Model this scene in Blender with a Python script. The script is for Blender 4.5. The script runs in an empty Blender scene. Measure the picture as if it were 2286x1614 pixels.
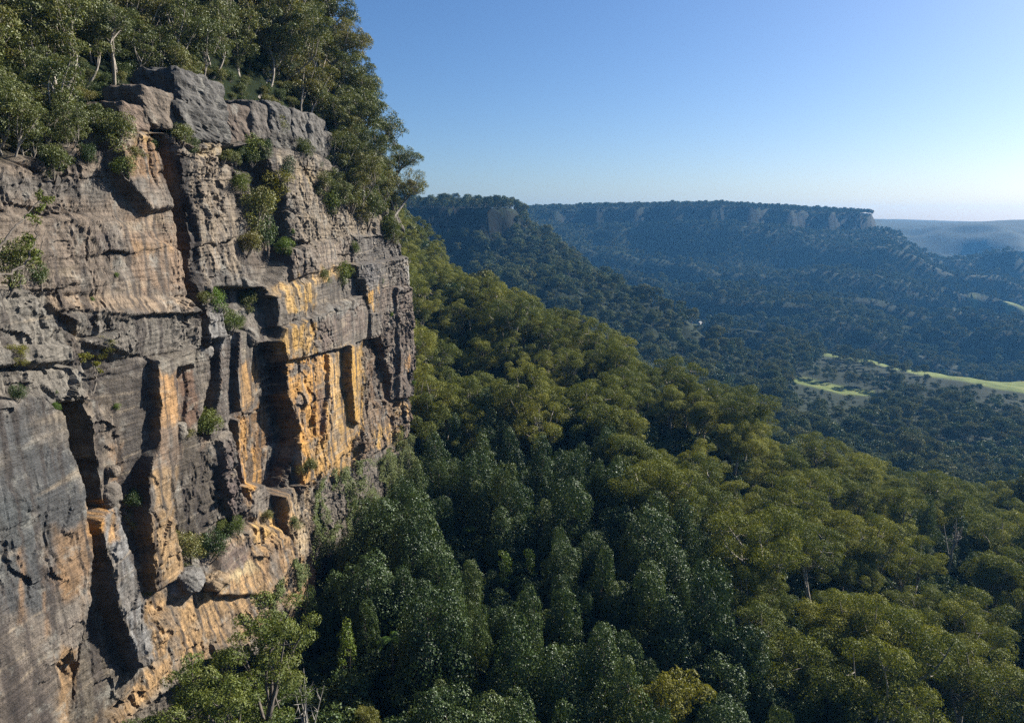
import bpy, math, random
import numpy as np
from mathutils import Vector, Matrix

# ------------------------------------------------------------------ camera
SC = bpy.context.scene
F = 1545.0; CX = 1143.0; CY = 807.0          # photograph's focal length and centre, in its own pixels
HORIZON = 490.0
PITCH = math.atan((CY - HORIZON) / F)
cam_d = bpy.data.cameras.new('camera'); cam = bpy.data.objects.new('camera', cam_d)
SC.collection.objects.link(cam); SC.camera = cam
cam.location = (0, 0, 0); cam.rotation_euler = (math.pi / 2 - PITCH, 0, 0)
cam_d.sensor_width = 36.0; cam_d.lens = 36.0 * F / 2286.0
cam_d.clip_start = 0.5; cam_d.clip_end = 60000.0

# ------------------------------------------------------------------ sky, sun, exposure
SUN_AZ, SUN_EL = math.radians(60.0), math.radians(31.0)   # clockwise from the view direction
world = bpy.data.worlds.new('World'); SC.world = world; world.use_nodes = True
wn = world.node_tree; wn.nodes.clear()
sky = wn.nodes.new('ShaderNodeTexSky'); sky.sky_type = 'NISHITA'; sky.sun_disc = False
sky.sun_elevation = SUN_EL; sky.sun_rotation = SUN_AZ
sky.altitude = 300; sky.air_density = 1.0; sky.dust_density = 1.2; sky.ozone_density = 6.0
bg = wn.nodes.new('ShaderNodeBackground'); bg.inputs['Strength'].default_value = 0.0465
wo = wn.nodes.new('ShaderNodeOutputWorld')
hs = wn.nodes.new('ShaderNodeHueSaturation'); hs.inputs['Saturation'].default_value = 1.10      # the air is very clear
tint = wn.nodes.new('ShaderNodeMix'); tint.data_type = 'RGBA'; tint.blend_type = 'MULTIPLY'; tint.inputs[0].default_value = 1.0; tint.inputs[7].default_value = (0.995, 0.985, 1.03, 1)
wn.links.new(sky.outputs[0], hs.inputs['Color']); wn.links.new(hs.outputs[0], tint.inputs[6]); wn.links.new(tint.outputs[2], bg.inputs[0]); wn.links.new(bg.outputs[0], wo.inputs[0])
sun_d = bpy.data.lights.new('sun', 'SUN'); sun = bpy.data.objects.new('sun', sun_d)
SC.collection.objects.link(sun)
sun_d.energy = 5.0; sun_d.angle = math.radians(0.55); sun_d.color = (1.0, 0.93, 0.80)
SUN_DIR = Vector((math.sin(SUN_AZ) * math.cos(SUN_EL), math.cos(SUN_AZ) * math.cos(SUN_EL), math.sin(SUN_EL)))
sun.rotation_euler = SUN_DIR.to_track_quat('Z', 'Y').to_euler()
SC.view_settings.view_transform = 'Standard'; SC.view_settings.look = 'None'
SC.view_settings.gamma = 1.0; SC.view_settings.use_curve_mapping = False
SC.view_settings.exposure = 1.36
cy = SC.cycles
cy.max_bounces = 3; cy.diffuse_bounces = 2; cy.glossy_bounces = 1; cy.transmission_bounces = 2
cy.volume_bounces = 0; cy.transparent_max_bounces = 4; cy.caustics_reflective = False; cy.caustics_refractive = False
cy.use_denoising = False; cy.use_adaptive_sampling = True; cy.adaptive_threshold = 0.01

# ------------------------------------------------------------------ geometry of the view (used to survey real positions)
FWD = np.array([0, math.cos(PITCH), -math.sin(PITCH)]); UP = np.array([0, math.sin(PITCH), math.cos(PITCH)])
RIGHT = np.array([1.0, 0, 0])
def ray(px, py):
    px = np.asarray(px, float)[..., None]; py = np.asarray(py, float)[..., None]
    return FWD + (px - CX) / F * RIGHT - (py - CY) / F * UP
def project(P):
    P = np.asarray(P, float); dpt = np.maximum(P @ FWD, 1e-3)
    return CX + F * (P @ RIGHT) / dpt, CY - F * (P @ UP) / dpt, P @ FWD

# ------------------------------------------------------------------ noise
def _hash(ix, iy, seed):
    h = (ix.astype(np.int64) * 374761393 + iy.astype(np.int64) * 668265263 + seed * 974634653) & 0xFFFFFFFF
    h = ((h ^ (h >> 13)) * 1274126177) & 0xFFFFFFFF
    h = ((h ^ (h >> 16)) * 2246822519) & 0xFFFFFFFF
    return ((h ^ (h >> 15)) & 0xFFFFFF) / float(0x1000000)
def vnoise(x, y, seed=0):
    x = np.asarray(x, float); y = np.asarray(y, float)
    ix = np.floor(x); iy = np.floor(y); fx = x - ix; fy = y - iy
    ux = fx * fx * fx * (fx * (fx * 6 - 15) + 10); uy = fy * fy * fy * (fy * (fy * 6 - 15) + 10)
    def g(ox, oy):
        a = _hash(ix + ox, iy + oy, seed) * 2 * math.pi
        return np.cos(a) * (fx - ox) + np.sin(a) * (fy - oy)
    return 1.5 * ((g(0, 0) * (1 - ux) + g(1, 0) * ux) * (1 - uy) + (g(0, 1) * (1 - ux) + g(1, 1) * ux) * uy)
def fbm(x, y, seed=0, octs=4, gain=0.5):
    t = 0; a = 1.0
    for o in range(octs):
        t = t + a * vnoise(x * 2 ** o, y * 2 ** o, seed + o * 17); a *= gain
    return t
def ridged(x, y, seed=0, octs=4):
    t = 0; a = 1.0
    for o in range(octs):
        t = t + a * (0.5 - np.abs(vnoise(x * 2 ** o, y * 2 ** o, seed + o * 31))); a *= 0.5
    return t
def sstep(a, b, x):
    t = np.clip((x - a) / (b - a), 0, 1); return t * t * (3 - 2 * t)
def poly_sd(x, y, poly):
    """signed distance to a polygon, negative inside"""
    P = np.asarray(poly, float); d = np.full(x.shape, 1e18); ins = np.zeros(x.shape, bool)
    for i in range(len(P)):
        a, b = P[i], P[(i + 1) % len(P)]; e = b - a
        wx, wy = x - a[0], y - a[1]
        t = np.clip((wx * e[0] + wy * e[1]) / max(e @ e, 1e-9), 0, 1)
        d = np.minimum(d, (wx - e[0] * t) ** 2 + (wy - e[1] * t) ** 2)
        c = (a[1] > y) != (b[1] > y)
        if abs(e[1]) > 1e-9:
            ins ^= c & (x < e[0] * (y - a[1]) / e[1] + a[0])
    d = np.sqrt(d); return np.where(ins, -d, d)

# ------------------------------------------------------------------ mesh helpers
COL = SC.collection
def mesh_from(name, V, Fc, mats, mat_idx=None, smooth=False, attrs=None):
    """V (n,3); Fc (m,3) or (m,4) or a list of such arrays"""
    fl = Fc if isinstance(Fc, list) else [Fc]
    fl = [np.asarray(f, np.int64) for f in fl if len(f)]
    me = bpy.data.meshes.new(name); V = np.asarray(V, np.float32)
    me.vertices.add(len(V)); me.vertices.foreach_set('co', V.ravel())
    nl = sum(f.size for f in fl); npoly = sum(len(f) for f in fl)
    me.loops.add(nl); me.loops.foreach_set('vertex_index', np.concatenate([f.ravel() for f in fl]).astype(np.int32))
    tot = np.concatenate([np.full(len(f), f.shape[1]) for f in fl]); st = np.concatenate([[0], np.cumsum(tot)[:-1]])
    me.polygons.add(npoly); me.polygons.foreach_set('loop_start', st.astype(np.int32))
    try: me.polygons.foreach_set('loop_total', tot.astype(np.int32))
    except Exception: pass
    for m in (mats if isinstance(mats, (list, tuple)) else [mats]): me.materials.append(m)
    if mat_idx is not None: me.polygons.foreach_set('material_index', np.asarray(mat_idx, np.int32))
    me.polygons.foreach_set('use_smooth', np.full(npoly, smooth, bool))
    for k, a in (attrs or {}).items():
        a = np.asarray(a, np.float32)
        if a.ndim == 1:
            at = me.attributes.new(k, 'FLOAT', 'POINT'); at.data.foreach_set('value', a)
        else:
            at = me.attributes.new(k, 'FLOAT_COLOR', 'POINT')
            at.data.foreach_set('color', np.concatenate([a, np.ones((len(a), 1), np.float32)], 1).ravel())
    me.update(calc_edges=True); me.validate()
    return me
def obj(name, me, parent=None, loc=None, rot=None, scale=None, **props):
    o = bpy.data.objects.new(name, me); COL.objects.link(o)
    if parent is not None: o.parent = parent
    if loc is not None: o.location = loc
    if rot is not None: o.rotation_euler = rot
    if scale is not None: o.scale = scale
    for k, v in props.items(): o[k] = v
    return o
def grid_faces(nr, nc):
    i = np.arange(nr * nc).reshape(nr, nc)
    return np.stack([i[:-1, :-1], i[:-1, 1:], i[1:, 1:], i[1:, :-1]], -1).reshape(-1, 4)
def tube(pts, rad, sides=6):
    pts = np.asarray(pts, float); n = len(pts); rad = np.asarray(rad, float)
    tan = np.gradient(pts, axis=0); tan /= np.linalg.norm(tan, axis=1, keepdims=True) + 1e-9
    ref = np.where(np.abs(tan[:, 2:3]) > 0.9, [[1.0, 0, 0]], [[0, 0, 1.0]])
    a = np.cross(tan, ref); a /= np.linalg.norm(a, axis=1, keepdims=True) + 1e-9; b = np.cross(tan, a)
    th = np.arange(sides) * 2 * math.pi / sides
    V = pts[:, None] + rad[:, None, None] * (np.cos(th)[None, :, None] * a[:, None] + np.sin(th)[None, :, None] * b[:, None])
    i = np.arange(n * sides).reshape(n, sides); j = np.roll(i, -1, 1)
    Fq = np.stack([i[:-1], j[:-1], j[1:], i[1:]], -1).reshape(-1, 4)
    return V.reshape(-1, 3), Fq
class Acc:
    def __init__(s): s.V = []; s.F = []; s.n = 0
    def add(s, V, Fc): s.V.append(V); s.F.append(np.asarray(Fc) + s.n); s.n += len(V)
    def get(s): return np.concatenate(s.V), np.concatenate(s.F)

# ------------------------------------------------------------------ materials
def node_mat(name):
    m = bpy.data.materials.new(name); m.use_nodes = True; nt = m.node_tree; nt.nodes.clear()
    return m, nt, nt.nodes, nt.links
def N(nt, t, **kw):
    n = nt.nodes.new(t)
    for k, v in kw.items():
        if k in n.inputs: n.inputs[k].default_value = v
        else: setattr(n, k, v)
    return n
def ramp(nt, stops, fac):
    r = nt.nodes.new('ShaderNodeValToRGB'); e = r.color_ramp.elements
    while len(e) < len(stops): e.new(0.5)
    for k, (p, c) in enumerate(stops):
        e[k].position = p; e[k].color = (c, c, c, 1) if isinstance(c, (int, float)) else (*c, 1)
    nt.links.new(fac, r.inputs[0]); return r.outputs[0]
def mixc(nt, a, b, fac, mode='MIX'):
    n = nt.nodes.new('ShaderNodeMix'); n.data_type = 'RGBA'; n.blend_type = mode
    for s, v in ((n.inputs[0], fac), (n.inputs[6], a), (n.inputs[7], b)):
        if hasattr(v, 'is_linked') or hasattr(v, 'links'): nt.links.new(v, s)
        elif isinstance(v, (int, float)): s.default_value = v
        else: s.default_value = (*v, 1)
    return n.outputs[2]
def math_n(nt, op, a, b=None):
    n = nt.nodes.new('ShaderNodeMath'); n.operation = op
    for s, v in ((n.inputs[0], a), (n.inputs[1], b)):
        if v is None: continue
        if isinstance(v, (int, float)): s.default_value = v
        else: nt.links.new(v, s)
    return n.outputs[0]
def leaf_mat(name, c_dark, c_mid, c_light, gloss=0.25, rough=0.45, transl=0.35, hue_var=0.5):
    m, nt, nd, lk = node_mat(name)
    at = N(nt, 'ShaderNodeAttribute', attribute_name='tint')
    oi = N(nt, 'ShaderNodeObjectInfo')
    f = math_n(nt, 'ADD', math_n(nt, 'MULTIPLY', at.outputs['Fac'], 1.0 - hue_var), math_n(nt, 'MULTIPLY', oi.outputs['Random'], hue_var))
    c = ramp(nt, [(0.1, c_dark), (0.5, c_mid), (0.95, c_light)], f)
    df = N(nt, 'ShaderNodeBsdfDiffuse'); lk.new(c, df.inputs['Color'])
    tr = N(nt, 'ShaderNodeBsdfTranslucent')
    lk.new(mixc(nt, c, (1.0, 1.0, 0.35), 1.0, 'MULTIPLY'), tr.inputs['Color'])
    m1 = N(nt, 'ShaderNodeMixShader', Fac=transl); lk.new(df.outputs[0], m1.inputs[1]); lk.new(tr.outputs[0], m1.inputs[2])
    gl = N(nt, 'ShaderNodeBsdfGlossy', Roughness=rough); gl.inputs['Color'].default_value = (0.9, 0.95, 1.0, 1)
    m2 = N(nt, 'ShaderNodeMixShader', Fac=gloss * 0.14)
    lk.new(m1.outputs[0], m2.inputs[1]); lk.new(gl.outputs[0], m2.inputs[2])
    out = N(nt, 'ShaderNodeOutputMaterial'); lk.new(m2.outputs[0], out.inputs[0])
    return m
def bark_mat(name, c1, c2):
    m, nt, nd, lk = node_mat(name)
    tc = N(nt, 'ShaderNodeTexCoord'); mp = N(nt, 'ShaderNodeMapping'); mp.inputs['Scale'].default_value = (3, 3, 0.6)
    lk.new(tc.outputs['Object'], mp.inputs[0])
    nz = N(nt, 'ShaderNodeTexNoise', Scale=1.6, Detail=5.0); lk.new(mp.outputs[0], nz.inputs['Vector'])
    c = ramp(nt, [(0.3, c1), (0.7, c2)], nz.outputs[0])
    b = N(nt, 'ShaderNodeBsdfPrincipled', Roughness=0.85); lk.new(c, b.inputs['Base Color'])
    bp = N(nt, 'ShaderNodeBump', Strength=0.5, Distance=0.05); lk.new(nz.outputs[0], bp.inputs['Height']); lk.new(bp.outputs[0], b.inputs['Normal'])
    out = N(nt, 'ShaderNodeOutputMaterial'); lk.new(b.outputs[0], out.inputs[0]); return m
def rock_mat():
    m, nt, nd, lk = node_mat('sandstone')
    at = N(nt, 'ShaderNodeAttribute', attribute_name='rock')
    geo = N(nt, 'ShaderNodeNewGeometry')
    mp = N(nt, 'ShaderNodeMapping'); mp.inputs['Scale'].default_value = (0.9, 0.9, 0.16); lk.new(geo.outputs['Position'], mp.inputs[0])
    streak = N(nt, 'ShaderNodeTexNoise', Scale=1.3, Detail=6.0, Roughness=0.65); lk.new(mp.outputs[0], streak.inputs['Vector'])
    blot = N(nt, 'ShaderNodeTexNoise', Scale=0.9, Detail=8.0, Roughness=0.7); lk.new(geo.outputs['Position'], blot.inputs['Vector'])
    fine = N(nt, 'ShaderNodeTexNoise', Scale=5.0, Detail=6.0, Roughness=0.75); lk.new(geo.outputs['Position'], fine.inputs['Vector'])
    mp2 = N(nt, 'ShaderNodeMapping'); mp2.inputs['Scale'].default_value = (0.12, 0.12, 2.2); lk.new(geo.outputs['Position'], mp2.inputs[0])
    bed = N(nt, 'ShaderNodeTexNoise', Scale=1.2, Detail=5.0, Roughness=0.6); lk.new(mp2.outputs[0], bed.inputs['Vector'])
    c = mixc(nt, at.outputs['Color'], ramp(nt, [(0.32, 0.42), (0.5, 1.0), (0.72, 1.35)], streak.outputs[0]), 0.75, 'MULTIPLY')
    c = mixc(nt, c, ramp(nt, [(0.30, 0.40), (0.52, 1.0), (0.75, 1.4)], blot.outputs[0]), 0.75, 'MULTIPLY')
    c = mixc(nt, c, ramp(nt, [(0.35, 0.62), (0.5, 1.0), (0.65, 1.2)], bed.outputs[0]), 0.55, 'MULTIPLY')
    c = mixc(nt, c, ramp(nt, [(0.33, 0.45), (0.5, 1.0), (0.7, 1.35)], fine.outputs[0]), 0.7, 'MULTIPLY')
    # grey lichen bloom
    li = N(nt, 'ShaderNodeTexNoise', Scale=0.35, Detail=9.0, Roughness=0.75); lk.new(geo.outputs['Position'], li.inputs['Vector'])
    c = mixc(nt, c, (0.25, 0.245, 0.22), ramp(nt, [(0.55, 0.0), (0.68, 0.55)], li.outputs[0]))
    b = N(nt, 'ShaderNodeBsdfPrincipled', Roughness=0.82); lk.new(c, b.inputs['Base Color'])
    b.inputs['Specular IOR Level'].default_value = 0.35
    h = math_n(nt, 'ADD', math_n(nt, 'MULTIPLY', blot.outputs[0], 0.6), math_n(nt, 'ADD', math_n(nt, 'MULTIPLY', fine.outputs[0], 0.28), math_n(nt, 'MULTIPLY', bed.outputs[0], 0.4)))
    bp = N(nt, 'ShaderNodeBump', Strength=0.9, Distance=0.55); lk.new(h, bp.inputs['Height']); lk.new(bp.outputs[0], b.inputs['Normal'])
    out = N(nt, 'ShaderNodeOutputMaterial'); lk.new(b.outputs[0], out.inputs[0]); return m
def ground_mat():
    m, nt, nd, lk = node_mat('forest_floor')
    at = N(nt, 'ShaderNodeAttribute', attribute_name='grass')
    rk = N(nt, 'ShaderNodeAttribute', attribute_name='scarp')
    geo = N(nt, 'ShaderNodeNewGeometry')
    nz = N(nt, 'ShaderNodeTexNoise', Scale=0.06, Detail=9.0, Roughness=0.7); lk.new(geo.outputs['Position'], nz.inputs['Vector'])
    c = ramp(nt, [(0.35, (0.006, 0.012, 0.004)), (0.6, (0.013, 0.020, 0.007))], nz.outputs[0])
    g = ramp(nt, [(0.35, (0.075, 0.10, 0.025)), (0.52, (0.115, 0.145, 0.035)), (0.66, (0.17, 0.165, 0.06))], nz.outputs[0])
    c = mixc(nt, c, g, at.outputs['Fac'])
    mp = N(nt, 'ShaderNodeMapping'); mp.inputs['Scale'].default_value = (0.05, 0.05, 0.012); lk.new(geo.outputs['Position'], mp.inputs[0])
    st = N(nt, 'ShaderNodeTexNoise', Scale=1.0, Detail=8.0, Roughness=0.7); lk.new(mp.outputs[0], st.inputs['Vector'])
    c = mixc(nt, c, ramp(nt, [(0.35, (0.005, 0.007, 0.005)), (0.5, (0.009, 0.011, 0.008)), (0.68, (0.017, 0.015, 0.012))], st.outputs[0]), rk.outputs['Fac'])  # rim rock coloured very dark so the scarps read as shaded
    b = N(nt, 'ShaderNodeBsdfPrincipled', Roughness=0.95); lk.new(c, b.inputs['Base Color']); b.inputs['Specular IOR Level'].default_value = 0.1
    bp = N(nt, 'ShaderNodeBump', Strength=0.7, Distance=3.0); lk.new(nz.outputs[0], bp.inputs['Height']); lk.new(bp.outputs[0], b.inputs['Normal'])
    out = N(nt, 'ShaderNodeOutputMaterial'); lk.new(b.outputs[0], out.inputs[0]); return m
M_ROCK = rock_mat(); M_GROUND = ground_mat()
M_EUC = leaf_mat('eucalypt_leaf', (0.056, 0.076, 0.013), (0.132, 0.146, 0.022), (0.240, 0.228, 0.040), 0.12, 0.5, 0.24)
M_SCRUB = leaf_mat('cliff_scrub_leaf', (0.060, 0.079, 0.022), (0.118, 0.134, 0.035), (0.205, 0.173, 0.056), 0.20, 0.45, 0.22)
M_RAIN = leaf_mat('rainforest_leaf', (0.030, 0.052, 0.014), (0.052, 0.082, 0.021), (0.100, 0.122, 0.032), 0.18, 0.42, 0.16)
M_FERN = leaf_mat('bright_leaf', (0.05, 0.10, 0.012), (0.09, 0.15, 0.015), (0.15, 0.19, 0.02), 0.2, 0.45, 0.3)
M_WATTLE = leaf_mat('wattle_leaf', (0.060, 0.088, 0.016), (0.100, 0.130, 0.024), (0.160, 0.170, 0.042), 0.14, 0.5, 0.3)
M_GOLD = leaf_mat('golden_leaf', (0.100, 0.105, 0.016), (0.160, 0.155, 0.022), (0.230, 0.205, 0.040), 0.14, 0.5, 0.35)
M_CREEP = leaf_mat('creeper_leaf', (0.060, 0.085, 0.026), (0.110, 0.135, 0.044), (0.165, 0.175, 0.070), 0.12, 0.55, 0.3)
M_FAR = leaf_mat('far_forest_leaf', (0.050, 0.069, 0.023), (0.091, 0.106, 0.036), (0.157, 0.149, 0.066), 0.06, 0.5, 0.12, 0.6)
M_BARK = bark_mat('pale_bark', (0.13, 0.11, 0.09), (0.36, 0.32, 0.27))
M_STAG = bark_mat('weathered_bark', (0.12, 0.11, 0.10), (0.30, 0.28, 0.25))
M_DBARK = bark_mat('dark_bark', (0.05, 0.042, 0.035), (0.13, 0.11, 0.09))

# ------------------------------------------------------------------ the near cliff: a sheet over (s along the wall, z), pushed out along its normal
DV = np.array([0.2056, 0.9786, 0.0]); NV = np.array([0.9786, -0.2056, 0.0]); CC = -64.1
def on_cliff(px, py, u):
    r = ray(px, py); t = (CC + u) / (r @ NV); P = r * t[..., None]
    return P @ DV, P[..., 2]
def cliff_xyz(s, z, u):
    return s[..., None] * DV + (CC + u)[..., None] * NV + np.stack([np.zeros_like(z), np.zeros_like(z), z], -1)
S_CORNER = 176.0
top_px = [(-260, 395), (-120, 380), (0, 372), (110, 352), (200, 310), (250, 292), (330, 296), (430, 312), (520, 322), (610, 335), (700, 345), (760, 385), (815, 425), (870, 490), (915, 560), (938, 590)]
_ts, _tz = on_cliff([p[0] for p in top_px], [p[1] for p in top_px], -5.0)
_o = np.argsort(_ts); TOP_S = np.concatenate([[10.0], _ts[_o], [230.0]]); TOP_Z = np.concatenate([[_tz[_o][0]], _tz[_o], [_tz[_o][-1] - 8]])
def z_top(s): return np.interp(s, TOP_S, TOP_Z)
# facets: outline in the survey photograph, outward offset (m), tilt along the wall, tilt with height, edge softness (m), block relief
FACETS = [
 # upper tier
 ([(-300, 380), (240, 290), (380, 300), (400, 470), (425, 660), (430, 700), (100, 690), (-300, 690)], -2.6, -0.03, -0.10, 0.6, 1.0),
 ([(250, 285), (340, 290), (372, 330), (395, 470), (330, 480), (270, 400)], -1.8, -0.10, -0.12, 0.8, 0.6),
 ([(-300, 470), (260, 480), (420, 560), (432, 665), (240, 670), (-300, 660)], -1.3, -0.03, -0.05, 0.5, 0.5),
 ([(100, 655), (440, 665), (450, 720), (140, 700)], -0.2, -0.02, -0.55, 0.5, 0.8),
 ([(140, 700), (440, 700), (455, 770), (330, 800), (180, 770)], -0.7, -0.04, 0.06, 0.4, 0.9),
 # the chimney and the pillar beside it
 ([(362, 300), (402, 300), (418, 420), (430, 560), (440, 660), (470, 790), (440, 780), (432, 700), (420, 600), (398, 450), (380, 360)], -12.0, 0.0, 0.0, 0.35, 0.2, -1.8),
 ([(405, 320), (502, 318), (512, 430), (530, 560), (545, 640), (600, 680), (470, 700), (448, 640), (432, 500), (415, 400)], -2.0, -0.10, -0.07, 0.5, 1.1),
 ([(430, 330), (500, 328), (500, 350), (430, 350)], -3.6, 0, 0, 0.4, 0.3),
 ([(440, 640), (560, 640), (610, 690), (590, 760), (480, 780), (465, 720)], -4.0, 0.02, -0.30, 0.7, 0.7),
 # overgrown gully
 ([(512, 330), (600, 320), (640, 400), (650, 560), (600, 640), (545, 620), (525, 520), (510, 430)], -6.0, 0.03, -0.15, 0.9, 0.7, -2.4),
 # right upper tier
 ([(610, 340), (760, 385), (880, 500), (930, 560), (900, 600), (800, 590), (640, 620), (640, 560), (660, 480), (620, 400)], -3.0, -0.03, -0.12, 0.7, 1.0),
 ([(640, 555), (780, 525), (890, 520), (905, 572), (790, 590), (640, 625)], -1.9, -0.04, -0.06, 0.4, 0.6),
 # ledge and upper gold band
 ([(590, 655), (720, 610), (800, 585), (925, 570), (930, 610), (820, 640), (640, 690)], -1.5, -0.02, -0.30, 0.5, 0.5),
 ([(612, 655), (700, 625), (800, 600), (820, 660), (640, 735), (612, 730)], -1.1, -0.03, 0.03, 0.4, 0.3),
 ([(780, 590), (860, 580), (930, 570), (946, 700), (940, 960), (880, 960), (830, 820), (812, 680)], -0.8, -0.05, 0.03, 0.5, 0.9),
 ([(640, 730), (720, 700), (812, 655), (826, 690), (824, 760), (640, 815), (622, 770)], 0.0, -0.02, 0.02, 0.35, 0.35),
 # gold face
 ([(622, 805), (730, 790), (770, 780), (800, 800), (812, 860), (805, 960), (745, 1040), (660, 1090), (662, 960), (640, 890)], -1.0, -0.04, -0.03, 0.4, 0.4),
 ([(735, 790), (755, 785), (752, 900), (740, 980), (720, 990), (735, 880)], -0.2, -0.10, 0.0, 0.3, 0.2),
 ([(780, 770), (800, 765), (812, 850), (806, 950), (790, 940), (782, 850)], 0.3, -0.14, 0.0, 0.3, 0.3),
 # dark hanging panels right of the gold face
 ([(815, 760), (845, 750), (880, 860), (880, 900), (830, 900)], -3.4, 0.05, 0.0, 0.4, 0.5, -1.0),
 ([(880, 640), (920, 640), (935, 760), (930, 900), (895, 890), (885, 760)], -0.2, -0.05, 0.02, 0.4, 0.9),
 ([(820, 900), (940, 880), (945, 960), (860, 1000), (800, 1030), (800, 960)], -2.0, -0.03, -0.05, 0.5, 1.3),
 # dark panel, shadowed alcove with its lit left jamb
 ([(470, 770), (540, 735), (575, 735), (560, 900), (500, 960), (490, 880), (470, 820)], -2.2, -0.08, 0.0, 0.5, 0.9),
 ([(535, 740), (576, 735), (572, 860), (560, 900), (528, 930), (525, 830)], -1.2, -0.12, 0.0, 0.3, 0.3),
 ([(576, 765), (620, 765), (640, 830), (640, 880), (600, 900), (565, 900)], -4.4, 0.04, 0.04, 0.3, 0.2, -1.0),
 ([(520, 930), (570, 895), (640, 880), (664, 960), (655, 1020), (630, 1100), (600, 1180), (540, 1120), (522, 1030)], -5.2, 0.02, 0.05, 0.35, 0.25, -1.2),
 ([(522, 935), (535, 930), (550, 1050), (556, 1120), (535, 1060)], -3.4, -0.35, 0.0, 0.3, 0.1),
 ([(470, 760), (500, 760), (485, 900), (470, 1000), (440, 1000), (465, 860)], -4.6, 0.05, 0.0, 0.4, 0.6, -1.8),
 # dark wall facing the viewer, with the orange pillar
 ([(165, 790), (345, 800), (345, 1000), (330, 1100), (330, 1330), (280, 1330), (255, 1150), (255, 950), (200, 870)], -1.6, 0.20, 0.0, 0.5, 0.3),
 ([(345, 800), (400, 790), (450, 770), (440, 830), (398, 840), (400, 950), (408, 1030), (388, 1150), (428, 1270), (400, 1300), (345, 1320), (328, 1180), (325, 1070), (348, 980)], 0.4, -0.10, 0.02, 0.3, 0.25),
 ([(395, 820), (432, 815), (445, 870), (440, 955), (402, 955)], -2.0, 0.03, 0.02, 0.3, 0.2, 0.2),
 ([(400, 960), (470, 965), (500, 985), (495, 1100), (520, 1190), (430, 1262), (395, 1180), (400, 1080)], -2.4, 0.14, 0.02, 0.3, 0.2, 0.0),
 ([(495, 980), (525, 960), (545, 1090), (575, 1150), (560, 1190), (525, 1200), (510, 1130), (492, 1080)], -1.0, -0.12, 0.0, 0.4, 0.9),
 ([(550, 1080), (600, 1080), (620, 1130), (590, 1180), (560, 1190)], -1.4, -0.12, -0.1, 0.4, 0.9),
 # broken lower band
 ([(330, 1330), (420, 1290), (520, 1195), (600, 1160), (640, 1100), (690, 1075), (695, 1230), (692, 1400), (640, 1440), (430, 1480), (330, 1560), (190, 1680), (130, 1700), (260, 1560)], 1.2, -0.03, -0.30, 0.6, 0.75),
 ([(520, 1210), (600, 1170), (640, 1180), (660, 1230), (640, 1330), (540, 1330), (480, 1330)], 1.5, -0.04, -0.25, 0.5, 0.8),
 ([(640, 1110), (690, 1080), (694, 1230), (690, 1390), (672, 1390), (650, 1230)], 1.4, -0.10, -0.05, 0.4, 0.9),
 # near buttress with stacked grey blocks
 ([(-300, 650), (95, 642), (135, 715), (155, 790), (110, 830), (-300, 850)], 3.6, -0.05, -0.04, 0.4, 0.7),
 ([(-300, 800), (165, 775), (172, 815), (-300, 850)], 4.6, -0.04, 0.0, 0.3, 0.3),
 ([(-300, 850), (185, 815), (196, 860), (190, 900), (-300, 960)], 4.2, -0.05, -0.5, 0.5, 0.9),
 ([(-300, 940), (110, 880), (168, 925), (178, 1000), (200, 1060), (216, 1130), (224, 1240), (196, 1400), (150, 1560), (150, 1700), (-300, 1700)], 6.6, -0.05, -0.03, 0.35, 0.3),
 ([(178, 890), (240, 890), (272, 960), (268, 1100), (286, 1160), (262, 1215), (235, 1140), (205, 1020)], 4.6, -0.10, 0.0, 0.35, 0.7),
 ([(224, 1200), (250, 1180), (300, 1400), (320, 1500), (200, 1640), (140, 1640), (190, 1400)], 4.2, 0.06, 0.0, 0.35, 0.15),
 ([(236, 1150), (262, 1128), (300, 1215), (328, 1330), (350, 1470), (306, 1500), (288, 1440), (262, 1310), (228, 1175)], 6.4, -0.10, -0.02, 0.3, 0.2),
 ([(120, 1480), (150, 1450), (175, 1500), (165, 1570), (172, 1680), (135, 1680), (128, 1560)], 6.2, -0.12, 0.0, 0.3, 0.6),
]
ncol = 880
ga = np.linspace(0, 1, ncol); SG = 26.0 + (214.0 - 26.0) * (0.60 * ga + 0.40 * ga ** 1.8)
NFACE, NBACK = 500, 26
Z_BOT = -92.0
def blocks(s, z, seed, tmin, tmax, wmin, wmax):
    """strata split into blocks: per-block offset and distance to the nearest joint"""
    rng = np.random.RandomState(seed); zs = [-100.0]
    while zs[-1] < 45: zs.append(zs[-1] + rng.uniform(tmin, tmax))
    zs = np.array(zs); k = np.clip(np.searchsorted(zs, z) - 1, 0, len(zs) - 2)
    dz = np.minimum(z - zs[k], zs[k + 1] - z)
    w = rng.uniform(wmin, wmax, len(zs)); ph = rng.uniform(0, 50, len(zs))
    q = (s + ph[k]) / w[k]; qi = np.floor(q); fr = q - qi
    off = _hash(qi, k.astype(float), seed) - 0.5 + 1.5 * (_hash(k.astype(float), k.astype(float) * 0, seed + 5) - 0.5)
    tilt = (_hash(qi, k.astype(float), seed + 9) - 0.5) * (fr - 0.5)
    ds = np.minimum(fr, 1 - fr) * w[k]
    return off, tilt, dz, ds
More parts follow.
